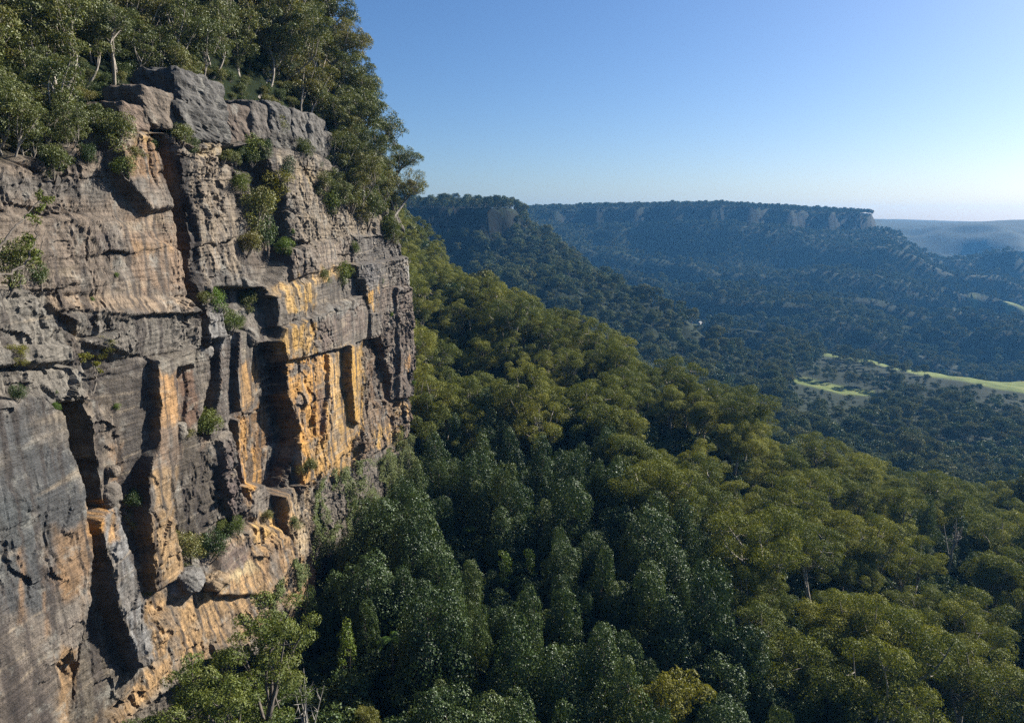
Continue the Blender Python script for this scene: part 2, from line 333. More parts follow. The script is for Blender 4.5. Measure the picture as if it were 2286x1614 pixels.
def facet(s, z, cs, cz, seed, off, tilt):
    """angular broken faces: each Voronoi cell is a plane of its own slant"""
    x, y = s / cs, z / cz; ix, iy = np.floor(x), np.floor(y); best = np.full(s.shape, 1e9); h = np.zeros(s.shape); sec = np.full(s.shape, 1e9)
    for ox in (-1, 0, 1):
        for oy in (-1, 0, 1):
            cx, cy_ = ix + ox, iy + oy; jx = cx + _hash(cx, cy_, seed); jy = cy_ + _hash(cx, cy_, seed + 1); dx, dy = x - jx, y - jy; d = np.maximum(np.abs(dx), np.abs(dy)) + .35 * np.hypot(dx, dy)
            hh = off * (_hash(cx, cy_, seed + 2) - .5) + tilt * ((_hash(cx, cy_, seed + 3) - .5) * dx * cs + (_hash(cx, cy_, seed + 4) - .5) * dy * cz)
            m = d < best; sec = np.where(m, best, np.minimum(sec, d)); h = np.where(m, hh, h); best = np.where(m, d, best)
    return h, sec - best
def cliff_u(s, z):
    ws = 1.1 * fbm(s * 0.11, z * 0.11, 11, 3) + 0.35 * vnoise(s * 0.6, z * 0.6, 12)
    wz = 0.55 * fbm(s * 0.05, z * 0.13, 13, 3) + 0.25 * vnoise(s * 0.5, z * 0.7, 14)
    s2, z2 = s + ws * 0.6, z + wz * 0.5
    u = np.where(z > -12, -0.12 * (z + 12), 0.03 * (z + 12)) - 1.2
    rel = np.full(s.shape, 0.8)
    for poly, up, gs, gz, soft, rr, *ur in FACETS:
        P = np.array(poly, float); ps, pz = on_cliff(P[:, 0], P[:, 1], ur[0] if ur else up)
        sc, zc = ps.mean(), pz.mean()
        m = (s2 > ps.min() - 2) & (s2 < ps.max() + 2) & (z2 > pz.min() - 2) & (z2 < pz.max() + 2)
        if not m.any(): continue
        sd = poly_sd(s2[m], z2[m], np.stack([ps, pz], 1))
        f = 1 - sstep(-soft, soft * 0.4, sd)
        lim = 2.6
        tgt = up + np.clip(gs * (s[m] - sc), -lim, lim) + np.clip(gz * (z[m] - zc), -lim, lim)
        u[m] = u[m] * (1 - f) + tgt * f; rel[m] = rel[m] * (1 - f) + rr * f
    # blocks and beds
    o1, t1, dz1, ds1 = blocks(s + 2.6 * ws, z + 1.9 * wz + 0.5 * vnoise(s * .25, z * .1, 27), 3, 0.8, 5.5, 2.5, 13.0)
    o2, t2, dz2, ds2 = blocks(s + 1.6 * ws + 7, z + 1.1 * wz + 0.1 * s, 8, 4.0, 11.0, 1.5, 5.0)
    upper = sstep(-32, -14, z + 4 * vnoise(s * 0.03, z * 0.03, 4))
    gm = sstep(-0.25, 0.45, fbm(s * 0.09, z * 0.16, 25, 3)); gj = sstep(0.0, 0.5, fbm(s * 0.13 + 5, z * 0.1, 26, 3))
    det = upper * (1.0 * o1 * (.35 + .65 * gm) + 0.9 * t1 - 0.7 * gm * np.exp(-(dz1 / 0.16) ** 2) - 0.45 * gj * np.exp(-(ds1 / 0.14) ** 2))
    det = det + (1 - upper) * (1.0 * o2 + 1.0 * t2 - 0.4 * gm * np.exp(-(dz2 / 0.18) ** 2) - 0.5 * gj * np.exp(-(ds2 / 0.16) ** 2))
    det = det + 0.45 * (ridged(s * 0.16, z * 0.12, 21, 4) - 0.5) + 0.16 * fbm(s * 1.1, z * 0.9, 23, 3) + 0.35 * (ridged(s * 0.5, z * 0.13, 28, 3) - 0.5)
    f1, e1 = facet(s + 1.5 * ws, z + wz, 3.4, 5.5, 33, 1.05, .36); f2, e2 = facet(s + ws, z + 1.6 * wz, 1.3, 1.7, 34, .42, .5)
    crk = np.abs(vnoise(s * .19 + .5 * vnoise(s * .3, z * .12, 37), z * .022, 36)); det = det - .9 * np.exp(-(crk / .022) ** 2) * sstep(-.15, .3, vnoise(s * .1, z * .06, 38))
    det = det + f1 * (1 - .45 * upper) + f2 * (1 - .25 * upper) - .22 * np.exp(-(e2 / .05) ** 2)
    f3, e3 = facet(s + .4 * ws, z + .5 * wz, .62, .5, 35, .24, .7); thin = vnoise(s * .04, (z + wz) * 1.9, 39) + .6 * vnoise(s * .07, (z + wz) * 4.1, 40)
    slab = .28 + .80 * sstep(-.35, .35, fbm(s * .055, z * .06, 43, 2))
    det = (det + f3 * .55) * slab + .10 * np.clip(thin * 2.2, -.6, .6) * (.4 + .6 * upper)
    u = u + det * (0.16 + 0.74 * rel) + 0.22 * fbm(s * 0.45, z * 0.25, 22, 4) * rel
    # the wall turns away beyond its corner
    c = np.maximum(s - (S_CORNER + 1.5 * fbm(z * 0.12, z * 0.0 + 3, 31, 3)), 0)
    u = u - 0.16 * c ** 1.75
    return u
z0 = np.full(ncol, Z_BOT); z1 = z_top(SG) + 0.8 * fbm(SG * 0.12, SG * 0, 41, 3)
v = np.linspace(0, 1, NFACE)[:, None]
Zf = z0 * (1 - v) + z1 * v
Sf = np.repeat(SG[None], NFACE, 0)
Uf = cliff_u(Sf, Zf)
# rounded brow and the bench behind the edge
k = np.linspace(0, 1, NBACK + 1)[1:, None]; back = 14.0 * k ** 1.4
Ub = Uf[-1:] * (1 - k * 0.5) - 2.5 * k - back; Zb = Zf[-1:] + 0.55 * back * (0.6 + 0.4 * k) + 0.4 * fbm(np.repeat(SG[None], NBACK, 0) * 0.3, back * 0.5, 42, 3) * sstep(0, .3, k)
Sall = np.concatenate([Sf, np.repeat(SG[None], NBACK, 0)]); Zall = np.concatenate([Zf, Zb]); Uall = np.concatenate([Uf, Ub])
PC = cliff_xyz(Sall, Zall, Uall)
pxC, pyC, _ = project(PC.reshape(-1, 3)); pxC = pxC.reshape(Sall.shape); pyC = pyC.reshape(Sall.shape)
# rock colours: weathering crust, fresh sandstone, stains, and shade painted on recessed faces
GREY = (0.190, 0.172, 0.155); LGREY = (0.30, 0.285, 0.26); TAN = (0.40, 0.285, 0.185); PALE = (0.50, 0.40, 0.29)
ORANGE = (0.52, 0.27, 0.075); GOLD = (0.55, 0.31, 0.065); DARK = (0.075, 0.065, 0.062); BROWN = (0.17, 0.115, 0.088); BLUE = (0.17, 0.175, 0.18); WHITE = (0.66, 0.64, 0.60); RUST = (0.36, 0.16, 0.055)
PAINT = [
 ([(-200, 300), (440, 300), (440, 700), (-200, 690)], (0.27, 0.215, 0.17), 30),
 ([(240, 280), (350, 290), (380, 350), (380, 420), (300, 400), (260, 330)], (0.36, 0.225, 0.125), 14), ([(250, 285), (350, 300), (345, 320), (255, 315)], (0.5, 0.33, 0.14), 8),
 ([(-100, 380), (320, 400), (330, 450), (-100, 440)], GREY, 18),
 ([(275, 470), (395, 480), (415, 560), (430, 650), (300, 650), (280, 560)], (0.36, 0.25, 0.17), 16),
 ([(285, 540), (390, 535), (395, 560), (290, 585)], (0.45, 0.29, 0.16), 10), ([(215, 510), (285, 515), (290, 575), (225, 570)], (0.13, 0.10, 0.09), 12),
 ([(100, 655), (330, 655), (440, 668), (438, 700), (300, 690), (130, 700)], (0.44, 0.33, 0.23), 12),
 ([(140, 700), (440, 700), (450, 780), (330, 800), (180, 780)], (0.235, 0.215, 0.19), 16),
 ([(160, 790), (345, 810), (345, 1000), (325, 1100), (335, 1330), (280, 1330), (255, 1150), (255, 950), (190, 870)], (0.105, 0.092, 0.085), 10),  # shade of the wall turned from the sun, painted into its colour
 ([(400, 330), (500, 320), (520, 430), (540, 600), (460, 640), (430, 500)], (0.36, 0.29, 0.215), 14), ([(430, 325), (505, 320), (500, 345), (440, 350)], (0.46, 0.36, 0.22), 8),
 ([(470, 600), (545, 600), (600, 680), (590, 740), (470, 760)], (0.20, 0.185, 0.17), 14),
 ([(510, 330), (620, 320), (650, 560), (560, 620), (520, 450)], (0.15, 0.115, 0.09), 14),
 ([(620, 340), (760, 385), (890, 500), (800, 540), (650, 560), (660, 450)], (0.33, 0.265, 0.19), 18), ([(660, 370), (720, 390), (730, 420), (680, 410)], (0.46, 0.35, 0.2), 10),
 ([(745, 385), (815, 400), (812, 418), (750, 405)], WHITE, 5), ([(640, 560), (790, 525), (790, 590), (640, 630)], (0.30, 0.24, 0.19), 12), ([(790, 520), (890, 520), (900, 580), (800, 590)], (0.15, 0.135, 0.125), 10),
 ([(600, 640), (700, 610), (790, 588), (790, 605), (700, 640), (610, 665)], (0.56, 0.37, 0.16), 7),
 ([(630, 640), (705, 620), (705, 690), (650, 700)], (0.58, 0.36, 0.10), 6), ([(715, 625), (800, 600), (815, 650), (730, 670)], (0.17, 0.15, 0.13), 8), ([(800, 585), (860, 580), (855, 630), (815, 640)], (0.19, 0.18, 0.18), 6),
 ([(815, 640), (840, 640), (842, 700), (825, 700)], GOLD, 6), ([(845, 640), (945, 600), (950, 950), (880, 960), (850, 800)], (0.205, 0.155, 0.125), 10), ([(905, 575), (925, 572), (922, 640), (910, 640)], (0.50, 0.49, 0.47), 6),
 ([(925, 700), (945, 700), (942, 830), (925, 830)], (0.30, 0.18, 0.13), 6), ([(905, 790), (918, 780), (915, 830), (905, 830)], ORANGE, 4),
 ([(625, 745), (708, 715), (712, 785), (640, 805)], (0.52, 0.32, 0.095), 7), ([(712, 710), (815, 665), (820, 740), (712, 785)], (0.235, 0.18, 0.15), 8), ([(720, 690), (800, 660), (815, 690), (730, 712)], (0.30, 0.285, 0.26), 6),
 ([(622, 800), (745, 790), (750, 980), (720, 1000), (690, 1080), (655, 1100), (662, 960), (640, 880)], (0.56, 0.30, 0.075), 8),
 ([(645, 815), (690, 810), (690, 835), (645, 840)], (0.19, 0.15, 0.12), 6), ([(700, 860), (730, 860), (735, 1000), (710, 960)], (0.24, 0.15, 0.10), 9), ([(655, 880), (675, 880), (672, 930), (655, 930)], (0.22, 0.14, 0.10), 6),
 ([(735, 790), (756, 785), (755, 960), (735, 985)], (0.58, 0.37, 0.15), 5), ([(756, 775), (812, 770), (815, 960), (790, 1000), (750, 1030), (755, 900)], (0.50, 0.295, 0.07), 8), ([(762, 780), (780, 780), (778, 900), (764, 900)], (0.14, 0.11, 0.08), 6),
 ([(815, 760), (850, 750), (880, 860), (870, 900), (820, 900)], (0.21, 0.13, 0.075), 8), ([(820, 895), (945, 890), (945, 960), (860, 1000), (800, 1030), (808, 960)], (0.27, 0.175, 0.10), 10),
 ([(880, 905), (925, 895), (915, 930), (880, 930)], (0.5, 0.29, 0.09), 6), ([(840, 950), (870, 950), (850, 1000), (835, 1010)], (0.55, 0.34, 0.10), 6), ([(870, 960), (905, 950), (890, 1000), (868, 1005)], (0.52, 0.32, 0.08), 6),
 ([(690, 990), (800, 950), (800, 1040), (690, 1080)], (0.47, 0.28, 0.09), 10),
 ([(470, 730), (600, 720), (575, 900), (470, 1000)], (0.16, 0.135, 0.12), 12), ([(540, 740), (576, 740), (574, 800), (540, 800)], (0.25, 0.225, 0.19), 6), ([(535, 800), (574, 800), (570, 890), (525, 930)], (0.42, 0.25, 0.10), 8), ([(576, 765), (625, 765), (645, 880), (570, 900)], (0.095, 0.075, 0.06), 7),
 ([(430, 690), (530, 690), (520, 780), (440, 780)], (0.36, 0.355, 0.35), 8),
 ([(520, 930), (640, 880), (664, 960), (630, 1100), (590, 1170), (545, 1120)], (0.23, 0.13, 0.055), 8), ([(520, 935), (555, 930), (585, 1120), (560, 1150), (530, 1040)], (0.54, 0.29, 0.075), 6),  # alcove painted darker as shaded, its left jamb brighter as lit
 ([(590, 880), (615, 890), (625, 1080), (600, 1080)], DARK, 7),  # dark strip painted for the rim's shadow inside the alcove
 ([(345, 800), (450, 775), (440, 830), (400, 850), (348, 850)], (0.28, 0.25, 0.21), 8), ([(345, 830), (400, 830), (402, 960), (345, 970)], (0.47, 0.28, 0.13), 6), ([(345, 960), (405, 955), (410, 1030), (345, 1060)], (0.33, 0.23, 0.16), 8),
 ([(322, 1050), (400, 1040), (390, 1160), (425, 1275), (345, 1320), (325, 1180)], (0.47, 0.315, 0.165), 7), ([(322, 1080), (345, 1080), (342, 1170), (325, 1170)], (0.31, 0.285, 0.25), 6), ([(395, 825), (440, 825), (440, 950), (402, 950)], (0.20, 0.12, 0.08), 6),
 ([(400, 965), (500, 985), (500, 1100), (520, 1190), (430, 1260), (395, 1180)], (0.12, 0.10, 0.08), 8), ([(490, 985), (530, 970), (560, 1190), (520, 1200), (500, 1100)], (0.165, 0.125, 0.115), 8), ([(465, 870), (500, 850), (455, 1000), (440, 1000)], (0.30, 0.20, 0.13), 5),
 ([(555, 1085), (600, 1075), (620, 1130), (560, 1190)], (0.265, 0.225, 0.19), 7),
 ([(330, 1330), (420, 1290), (520, 1195), (640, 1100), (695, 1075), (695, 1400), (430, 1480), (190, 1690), (130, 1690)], (0.43, 0.28, 0.14), 14),
 ([(560, 1160), (640, 1120), (640, 1180), (560, 1220)], (0.52, 0.33, 0.12), 8), ([(650, 1110), (692, 1090), (690, 1240), (660, 1230)], (0.60, 0.46, 0.29), 8), ([(480, 1220), (560, 1200), (560, 1270), (480, 1290)], (0.20, 0.145, 0.12), 10), ([(400, 1270), (470, 1260), (450, 1320), (400, 1330)], (0.28, 0.275, 0.27), 8),
 ([(480, 1300), (560, 1250), (575, 1270), (490, 1325)], (0.60, 0.47, 0.27), 7), ([(600, 1200), (650, 1210), (640, 1300), (580, 1290)], (0.30, 0.19, 0.10), 10),
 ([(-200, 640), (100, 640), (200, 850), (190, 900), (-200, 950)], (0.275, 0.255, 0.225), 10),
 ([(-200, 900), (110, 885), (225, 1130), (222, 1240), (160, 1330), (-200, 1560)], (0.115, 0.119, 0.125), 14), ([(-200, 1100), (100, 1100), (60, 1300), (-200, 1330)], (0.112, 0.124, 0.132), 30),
 ([(175, 890), (272, 900), (280, 1150), (230, 1140)], (0.24, 0.195, 0.155), 10), ([(245, 1000), (272, 1000), (270, 1080), (245, 1080)], (0.36, 0.22, 0.12), 8),
 ([(120, 1180), (228, 1150), (225, 1230), (190, 1380), (120, 1340)], (0.35, 0.22, 0.12), 16), ([(0, 1380), (180, 1330), (190, 1400), (150, 1520), (0, 1520)], (0.24, 0.205, 0.175), 20), ([(40, 1220), (55, 1220), (60, 1400), (42, 1400)], (0.33, 0.22, 0.14), 6), ([(95, 1220), (108, 1220), (110, 1420), (97, 1420)], (0.33, 0.22, 0.14), 6),
 ([(195, 1120), (240, 1110), (235, 1200), (200, 1200)], ORANGE, 6), ([(120, 1440), (175, 1440), (170, 1680), (128, 1680)], (0.42, 0.27, 0.14), 8),
 ([(228, 1190), (250, 1180), (320, 1500), (180, 1650), (150, 1600), (190, 1400)], (0.175, 0.15, 0.12), 8),  # shadow beside the slab, painted as darker rock
 ([(225, 1150), (262, 1128), (352, 1470), (300, 1505), (262, 1310)], (0.33, 0.33, 0.335), 6), ([(238, 1150), (258, 1140), (270, 1200), (248, 1220)], (0.46, 0.28, 0.13), 5), ([(-50, 1500), (120, 1470), (130, 1690), (-50, 1690)], (0.175, 0.145, 0.125), 16),
]
wpx = 10 * fbm(Sall * 0.35, Zall * 0.3, 61, 4); wpy = 15 * fbm(Sall * 0.35, Zall * 0.3, 71, 4)
PAINT.append(([(388, 335), (425, 345), (440, 480), (452, 640), (478, 790), (440, 785), (418, 600), (398, 450)], (0.055, 0.045, 0.042), 6))  # chimney crack painted near black to deepen its shade
RC = np.empty(Sall.shape + (3,)); RC[:] = (0.215, 0.185, 0.155)
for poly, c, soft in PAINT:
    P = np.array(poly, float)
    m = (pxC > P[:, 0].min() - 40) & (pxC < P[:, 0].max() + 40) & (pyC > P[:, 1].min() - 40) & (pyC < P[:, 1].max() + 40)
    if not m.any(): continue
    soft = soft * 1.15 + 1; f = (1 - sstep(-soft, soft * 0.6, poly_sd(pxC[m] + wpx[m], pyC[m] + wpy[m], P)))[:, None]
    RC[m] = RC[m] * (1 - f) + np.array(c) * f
led = np.abs(vnoise(Sall * .03, (Zall + .5 * vnoise(Sall * .12, Zall * .1, 46)) * .33, 45)); f = ((1 - sstep(.02, .09, led)) * .6 * sstep(-.2, .3, vnoise(Sall * .08, Zall * .2, 47)))[..., None]; RC = RC * (1 - f) + np.array((0.52, 0.43, 0.32)) * f
# run-off stains (dark) and bleached runs (white), shaped by where water comes over the edges
st = fbm(Sall * 0.75 + 0.3 * vnoise(Sall * .4, Zall * .4, 83), Zall * 0.035, 81, 4)
f = (sstep(0.08, 0.42, st) * 0.8)[..., None]; RC = RC * (1 - f) + np.array((0.07, 0.058, 0.055)) * f
st = fbm(Sall * 1.1 + 9, Zall * 0.05, 91, 3); f = (sstep(0.62, 0.95, st) * sstep(0.1, 0.5, fbm(Sall * 0.1, Zall * 0.1, 92, 2)) * 0.7)[..., None]
RC = RC * (1 - f) + np.array((0.5, 0.48, 0.45)) * f
f = (sstep(0.3, 0.7, fbm(Sall * 0.22, Zall * 0.22, 95, 4)) * 0.5)[..., None]; RC = RC * (1 - f) + np.array((0.34, 0.305, 0.265)) * f
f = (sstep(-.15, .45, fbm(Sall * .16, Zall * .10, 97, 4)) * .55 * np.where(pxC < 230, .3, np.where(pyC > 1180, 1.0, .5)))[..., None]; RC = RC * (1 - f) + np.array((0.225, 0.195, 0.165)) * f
# soil on the bench behind the edge
f = sstep(0.05, 0.3, np.concatenate([np.zeros(NFACE), k[:, 0]]))[:, None, None]; RC = RC * (1 - f) + np.array((0.06, 0.055, 0.03)) * f
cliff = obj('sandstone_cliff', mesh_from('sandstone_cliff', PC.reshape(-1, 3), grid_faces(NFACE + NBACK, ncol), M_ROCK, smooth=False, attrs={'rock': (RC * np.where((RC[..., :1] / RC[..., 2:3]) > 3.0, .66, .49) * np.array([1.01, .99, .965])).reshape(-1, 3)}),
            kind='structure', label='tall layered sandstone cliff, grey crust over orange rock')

def boulder_mesh(name, dims, seed, col, n=15, rough=0.06, sq=11):
    """a squared block with worn edges and chipped faces"""
    g = np.linspace(-1, 1, n); A, B = np.meshgrid(g, g, indexing='ij'); Vs = []; Fs = []; off = 0
    for ax in range(3):
        for sg in (-1, 1):
            P = np.zeros((n, n, 3)); P[..., ax] = sg; P[..., (ax + 1) % 3] = A; P[..., (ax + 2) % 3] = B
            Vs.append(P.reshape(-1, 3)); fq = grid_faces(n, n) + off; Fs.append(fq if sg > 0 else fq[:, ::-1]); off += n * n
    V = np.concatenate(Vs); Fq = np.concatenate(Fs)
    key = np.round(V * 1000).astype(int); _, ui, inv = np.unique(key, axis=0, return_index=True, return_inverse=True)
    V = V[ui]; Fq = inv.ravel()[Fq]
    nrm = V / np.linalg.norm(V, axis=1, keepdims=True)
    r = (np.abs(V) ** sq).sum(1) ** (1.0 / sq); V = V / r[:, None]
    V = V * np.array(dims) / 2
    q = V + seed * 13.1
    dsp = rough * (fbm(q[:, 0] * 0.5 + q[:, 2] * 0.3, q[:, 1] * 0.5 - q[:, 2] * 0.4, seed, 4) + 0.7 * np.floor(2.2 * vnoise(q[:, 0] * .35 + q[:, 1] * .3, q[:, 2] * 0.5, seed + 3)) * 0.5)
    V = V + nrm * (dsp * max(dims) * 0.5)[:, None]
    c = np.array(col)[None] * np.array([[1.04, .99, .94]]) * (1 + 0.35 * fbm(q[:, 0] * .6 + q[:, 1] * .6, q[:, 2] * 0.3, seed + 7, 3))[:, None]
    return mesh_from(name, V, Fq, M_ROCK, smooth=False, attrs={'rock': np.clip(c, .03, .7) * .46})
# capstones and loose blocks: photo outline centre, width and height (px), depth (m), outward offset, tilt, colour
CAPS = [
 (447, 218, 112, 96, 8.0, -4.2, 0.04, (0.155, 0.155, 0.155)), (455, 276, 118, 78, 7.5, -3.8, 0.02, (0.15, 0.15, 0.148)), (352, 242, 74, 84, 6.5, -4.4, 0.03, (0.24, 0.20, 0.165)),
 (300, 262, 60, 60, 6.0, -4.6, -0.03, (0.25, 0.19, 0.15)), (536, 284, 60, 92, 6.0, -6.6, -0.10, (0.19, 0.15, 0.125)), (580, 272, 46, 84, 6.0, -6.0, 0.06, (0.155, 0.14, 0.13)),
 (628, 270, 60, 70, 6.0, -5.6, 0.10, (0.15, 0.15, 0.15)), (672, 285, 48, 70, 6.0, -5.4, 0.06, (0.18, 0.175, 0.17)), (706, 300, 46, 80, 6.0, -5.2, 0.14, (0.19, 0.185, 0.18)),
 (735, 330, 40, 66, 6.0, -6.0, 0.12, (0.14, 0.135, 0.13)), (640, 318, 80, 40, 5.0, -5.5, 0.05, (0.14, 0.135, 0.125)), (700, 345, 60, 30, 5.0, -4.6, 0.25, (0.10, 0.095, 0.09)),
 (412, 960, 26, 40, 2.6, 0.3, 0.1, (0.26, 0.24, 0.21)), (262, 1055, 22, 30, 2.0, 5.6, 0.2, (0.26, 0.22, 0.18)), (258, 1105, 48, 62, 3.6, 5.0, 0.1, (0.25, 0.225, 0.20)),
(570, 752, 30, 44, 3.2, -0.9, 0.05, (0.24, 0.22, 0.20)), (505, 782, 40, 36, 3.6, -2.4, 0.2, (0.30, 0.29, 0.28)),
 (465, 788, 46, 30, 3.0, -2.6, 0.25, (0.34, 0.335, 0.33)), (500, 1300, 44, 34, 3.0, 3.0, 0.3, (0.40, 0.30, 0.19)), (440, 1300, 60, 54, 4.2, 1.6, 0.35, (0.26, 0.26, 0.26)),
]
rot_wall = math.atan2(DV[1], DV[0])
for i, (px, py, w, h, dep, u, tilt, c) in enumerate(CAPS):
    r = ray(px, py); t = (CC + u) / float(r @ NV); P = r * t; dpt = float(P @ FWD)
    fs = abs(float(NV @ (P / np.linalg.norm(P)))) + 0.12           # foreshortening of the wall
    dims = (w / F * dpt / fs * (1.12 if i < 12 else .92), dep, h / F * dpt * 1.02)
    P = P - NV * dep * 0.42
    obj('boulder' if i >= 12 else 'capstone', boulder_mesh('capstone', dims, i + 1, c, 19 if i < 12 else 13,   .085 if i < 12 else .16, 9 if i < 12 else 3.2), cliff, loc=P, rot=(0.0, tilt * 0.5, rot_wall + tilt * 0.6))

# ------------------------------------------------------------------ ground beyond the wall: one sheet surveyed from the photograph
# (px, py, horizontal distance, canopy height there)
SURV = [
 (700, 1600, 78, 10), (1000, 1600, 82, 15), (1300, 1600, 88, 15), (1600, 1600, 98, 16), (1900, 1600, 116, 18), (2286, 1600, 146, 20), (2600, 1600, 170, 20),
 (740, 1360, 108, 13), (1000, 1300, 112, 15), (1300, 1300, 116, 15), (1600, 1300, 126, 18), (1900, 1300, 156, 20), (2250, 1300, 196, 20), (2600, 1300, 230, 20),
 (880, 1100, 152, 13), (1100, 1080, 158, 16), (1350, 1080, 162, 16), (1600, 1080, 172, 22), (1850, 1090, 216, 22), (2250, 1140, 290, 22), (2600, 1180, 340, 22),
 (960, 930, 200, 18), (1100, 900, 212, 20), (1300, 900, 214, 22), (1500, 930, 218, 22), (1700, 1000, 236, 22),
 (1000, 720, 285, 20), (1180, 745, 270, 20), (1340, 800, 255, 20), (985, 590, 400, 20), (940, 530, 439, 20), (1090, 620, 350, 20), (1250, 690, 310, 20), (1400, 775, 275, 20), (1640, 890, 250, 20), (1770, 995, 262, 20), (1950, 1040, 300, 20), (2286, 1085, 360, 20),
 # headland
 (900, 446, 900, 14), (1040, 446, 900, 14), (1120, 446, 930, 14), (1155, 462, 940, 14), (910, 458, 862, 0), (980, 458, 858, 0), (1050, 458, 858, 0), (1110, 462, 866, 0), (1145, 472, 884, 0), (910, 540, 842, 2), (980, 545, 838, 2), (1050, 535, 838, 2), (1110, 515, 846, 2), (1150, 500, 864, 2), (930, 590, 760, 14), (1060, 580, 760, 14), (1185, 500, 880, 14),
 (1100, 620, 640, 18), (1228, 512, 860, 16), (1292, 556, 820, 16), (1380, 606, 780, 16), (1460, 648, 740, 16), (1540, 682, 720, 16),
 (1200, 640, 600, 18), (1320, 700, 540, 18), (1450, 790, 470, 18), (1600, 850, 440, 18), (1560, 740, 600, 18),
 # valley floor
 (1750, 900, 450, 18), (1900, 950, 450, 18), (2100, 980, 460, 18), (2286, 1030, 450, 18), (2600, 1080, 450, 18), (1700, 800, 640, 16), (1850, 850, 620, 16), (2050, 880, 640, 16), (2286, 930, 600, 16),
 (1750, 750, 820, 14), (1840, 784, 900, 0), (1950, 805, 880, 0), (2070, 830, 850, 0), (2180, 842, 810, 0), (2286, 850, 790, 0), (2286, 870, 740, 0), (1780, 852, 690, 0), (1880, 872, 680, 0),
 (1650, 700, 960, 14), (1800, 716, 1020, 14), (1950, 738, 1080, 14), (2100, 765, 1100, 14), (2286, 800, 1050, 14), (1600, 640, 1150, 14), (1800, 640, 1300, 14), (2000, 668, 1350, 14), (2160, 690, 1350, 14), (2286, 700, 1350, 14), (2600, 740, 1350, 14),
 # plateau behind, its scarp and brow
 (1165, 468, 1750, 12), (1300, 467, 1900, 12), (1450, 463, 1950, 12), (1590, 459, 1950, 12), (1700, 470, 2000, 12), (1840, 476, 2050, 12), (1938, 477, 2100, 12),
 (1240, 484, 1700, 4), (1330, 480, 1740, 4), (1420, 476, 1770, 4), (1500, 472, 1780, 4), (1590, 470, 1790, 4), (1680, 478, 1800, 4), (1760, 482, 1850, 4), (1850, 484, 1930, 4), (1930, 486, 2010, 4), (1240, 512, 1665, 4), (1330, 508, 1700, 4), (1420, 508, 1730, 4), (1500, 506, 1740, 4), (1590, 502, 1750, 4), (1680, 506, 1760, 4), (1760, 508, 1810, 4), (1850, 506, 1890, 4), (1930, 504, 1970, 4), (1948, 484, 2090, 4),
 (1260, 540, 1520, 14), (1400, 560, 1480, 14), (1560, 560, 1540, 14), (1700, 560, 1580, 14), (1900, 560, 1650, 14), (1960, 500, 2080, 12), (2000, 515, 2030, 14), (2060, 544, 1980, 14), (2150, 575, 1930, 14), (2286, 614, 1880, 14), (2600, 690, 1800, 14),
 (1450, 610, 1260, 14), (1560, 600, 1400, 14), (2100, 620, 1600, 14),
 # far plateau
 (1960, 494, 6800, 8), (2080, 498, 7000, 8), (2180, 494, 7000, 8), (2286, 492, 7000, 8), (2600, 492, 7000, 8), (1980, 510, 6200, 8), (2100, 540, 5200, 8), (2286, 580, 4400, 8),
]
# ground out of sight from the photograph's viewpoint: (px, distance, z)
HID = [(940, 620, -62), (1000, 560, -75), (1150, 470, -108), (1300, 400, -120), (1450, 360, -122), (1450, 480, -140), (1300, 560, -130), (1650, 330, -130), (1650, 440, -150), (1800, 350, -140), (1800, 460, -165), (2000, 390, -158), (2000, 480, -178), (2286, 430, -175), (2286, 520, -190), (2600, 420, -175), (2600, 540, -195),
       (1250, 1100, -70), (1400, 980, -105), (1530, 900, -120), (1165, 1250, -20), (1000, 1300, 25), (2000, 1000, -190), (2286, 930, -200), (1150, 2600, 30), (1500, 2700, 40), (1900, 2700, 20), (2050, 2300, -190), (2400, 2200, -240), (2600, 2300, -240), (1300, 6000, 20), (1000, 6000, 30), (1000, 8000, 20), (1600, 9000, 10), (2300, 9500, 0),
       (900, 60, -80), (1143, 30, -86), (1700, 50, -92), (2286, 70, -98), (600, 60, -72), (600, 100, -77), (700, 170, -62), (800, 230, -50), (850, 330, -25), (850, 500, 10), (700, 900, 60), (600, 2000, 60), (600, 6000, 40)]
FARK = 1.42
pts = []
for px, py, D, H in SURV:
    if 440 <= D < 4000: D, H = D * FARK, H * 1.25
    elif D > 4000: D *= 0.66
    r = ray(px, py); hd = math.hypot(r[0], r[1]); pts.append((math.atan2(r[0], r[1]), D, r[2] / hd * D - H))
for px, D, z in HID:
    if 900 <= D < 4000: D, z = D * FARK, z * FARK
    elif D > 4000: D, z = D * .66, z * .66
    r = ray(px, HORIZON); pts.append((math.atan2(r[0], r[1]), D, z))
pts = np.array(pts)
def rbf_xy(az, D): return np.stack([az * 3.2, np.log(D)], -1)
RP = rbf_xy(pts[:, 0], pts[:, 1])
def phi(d2): return 0.5 * d2 * np.log(d2 + 1e-9)
_d2 = ((RP[:, None] - RP[None]) ** 2).sum(-1); nP = len(RP)
_A = np.zeros((nP + 3, nP + 3)); _A[:nP, :nP] = phi(_d2) + 2e-4 * np.eye(nP)
_A[:nP, nP] = 1; _A[:nP, nP + 1:] = RP; _A[nP:, :nP] = _A[:nP, nP:].T
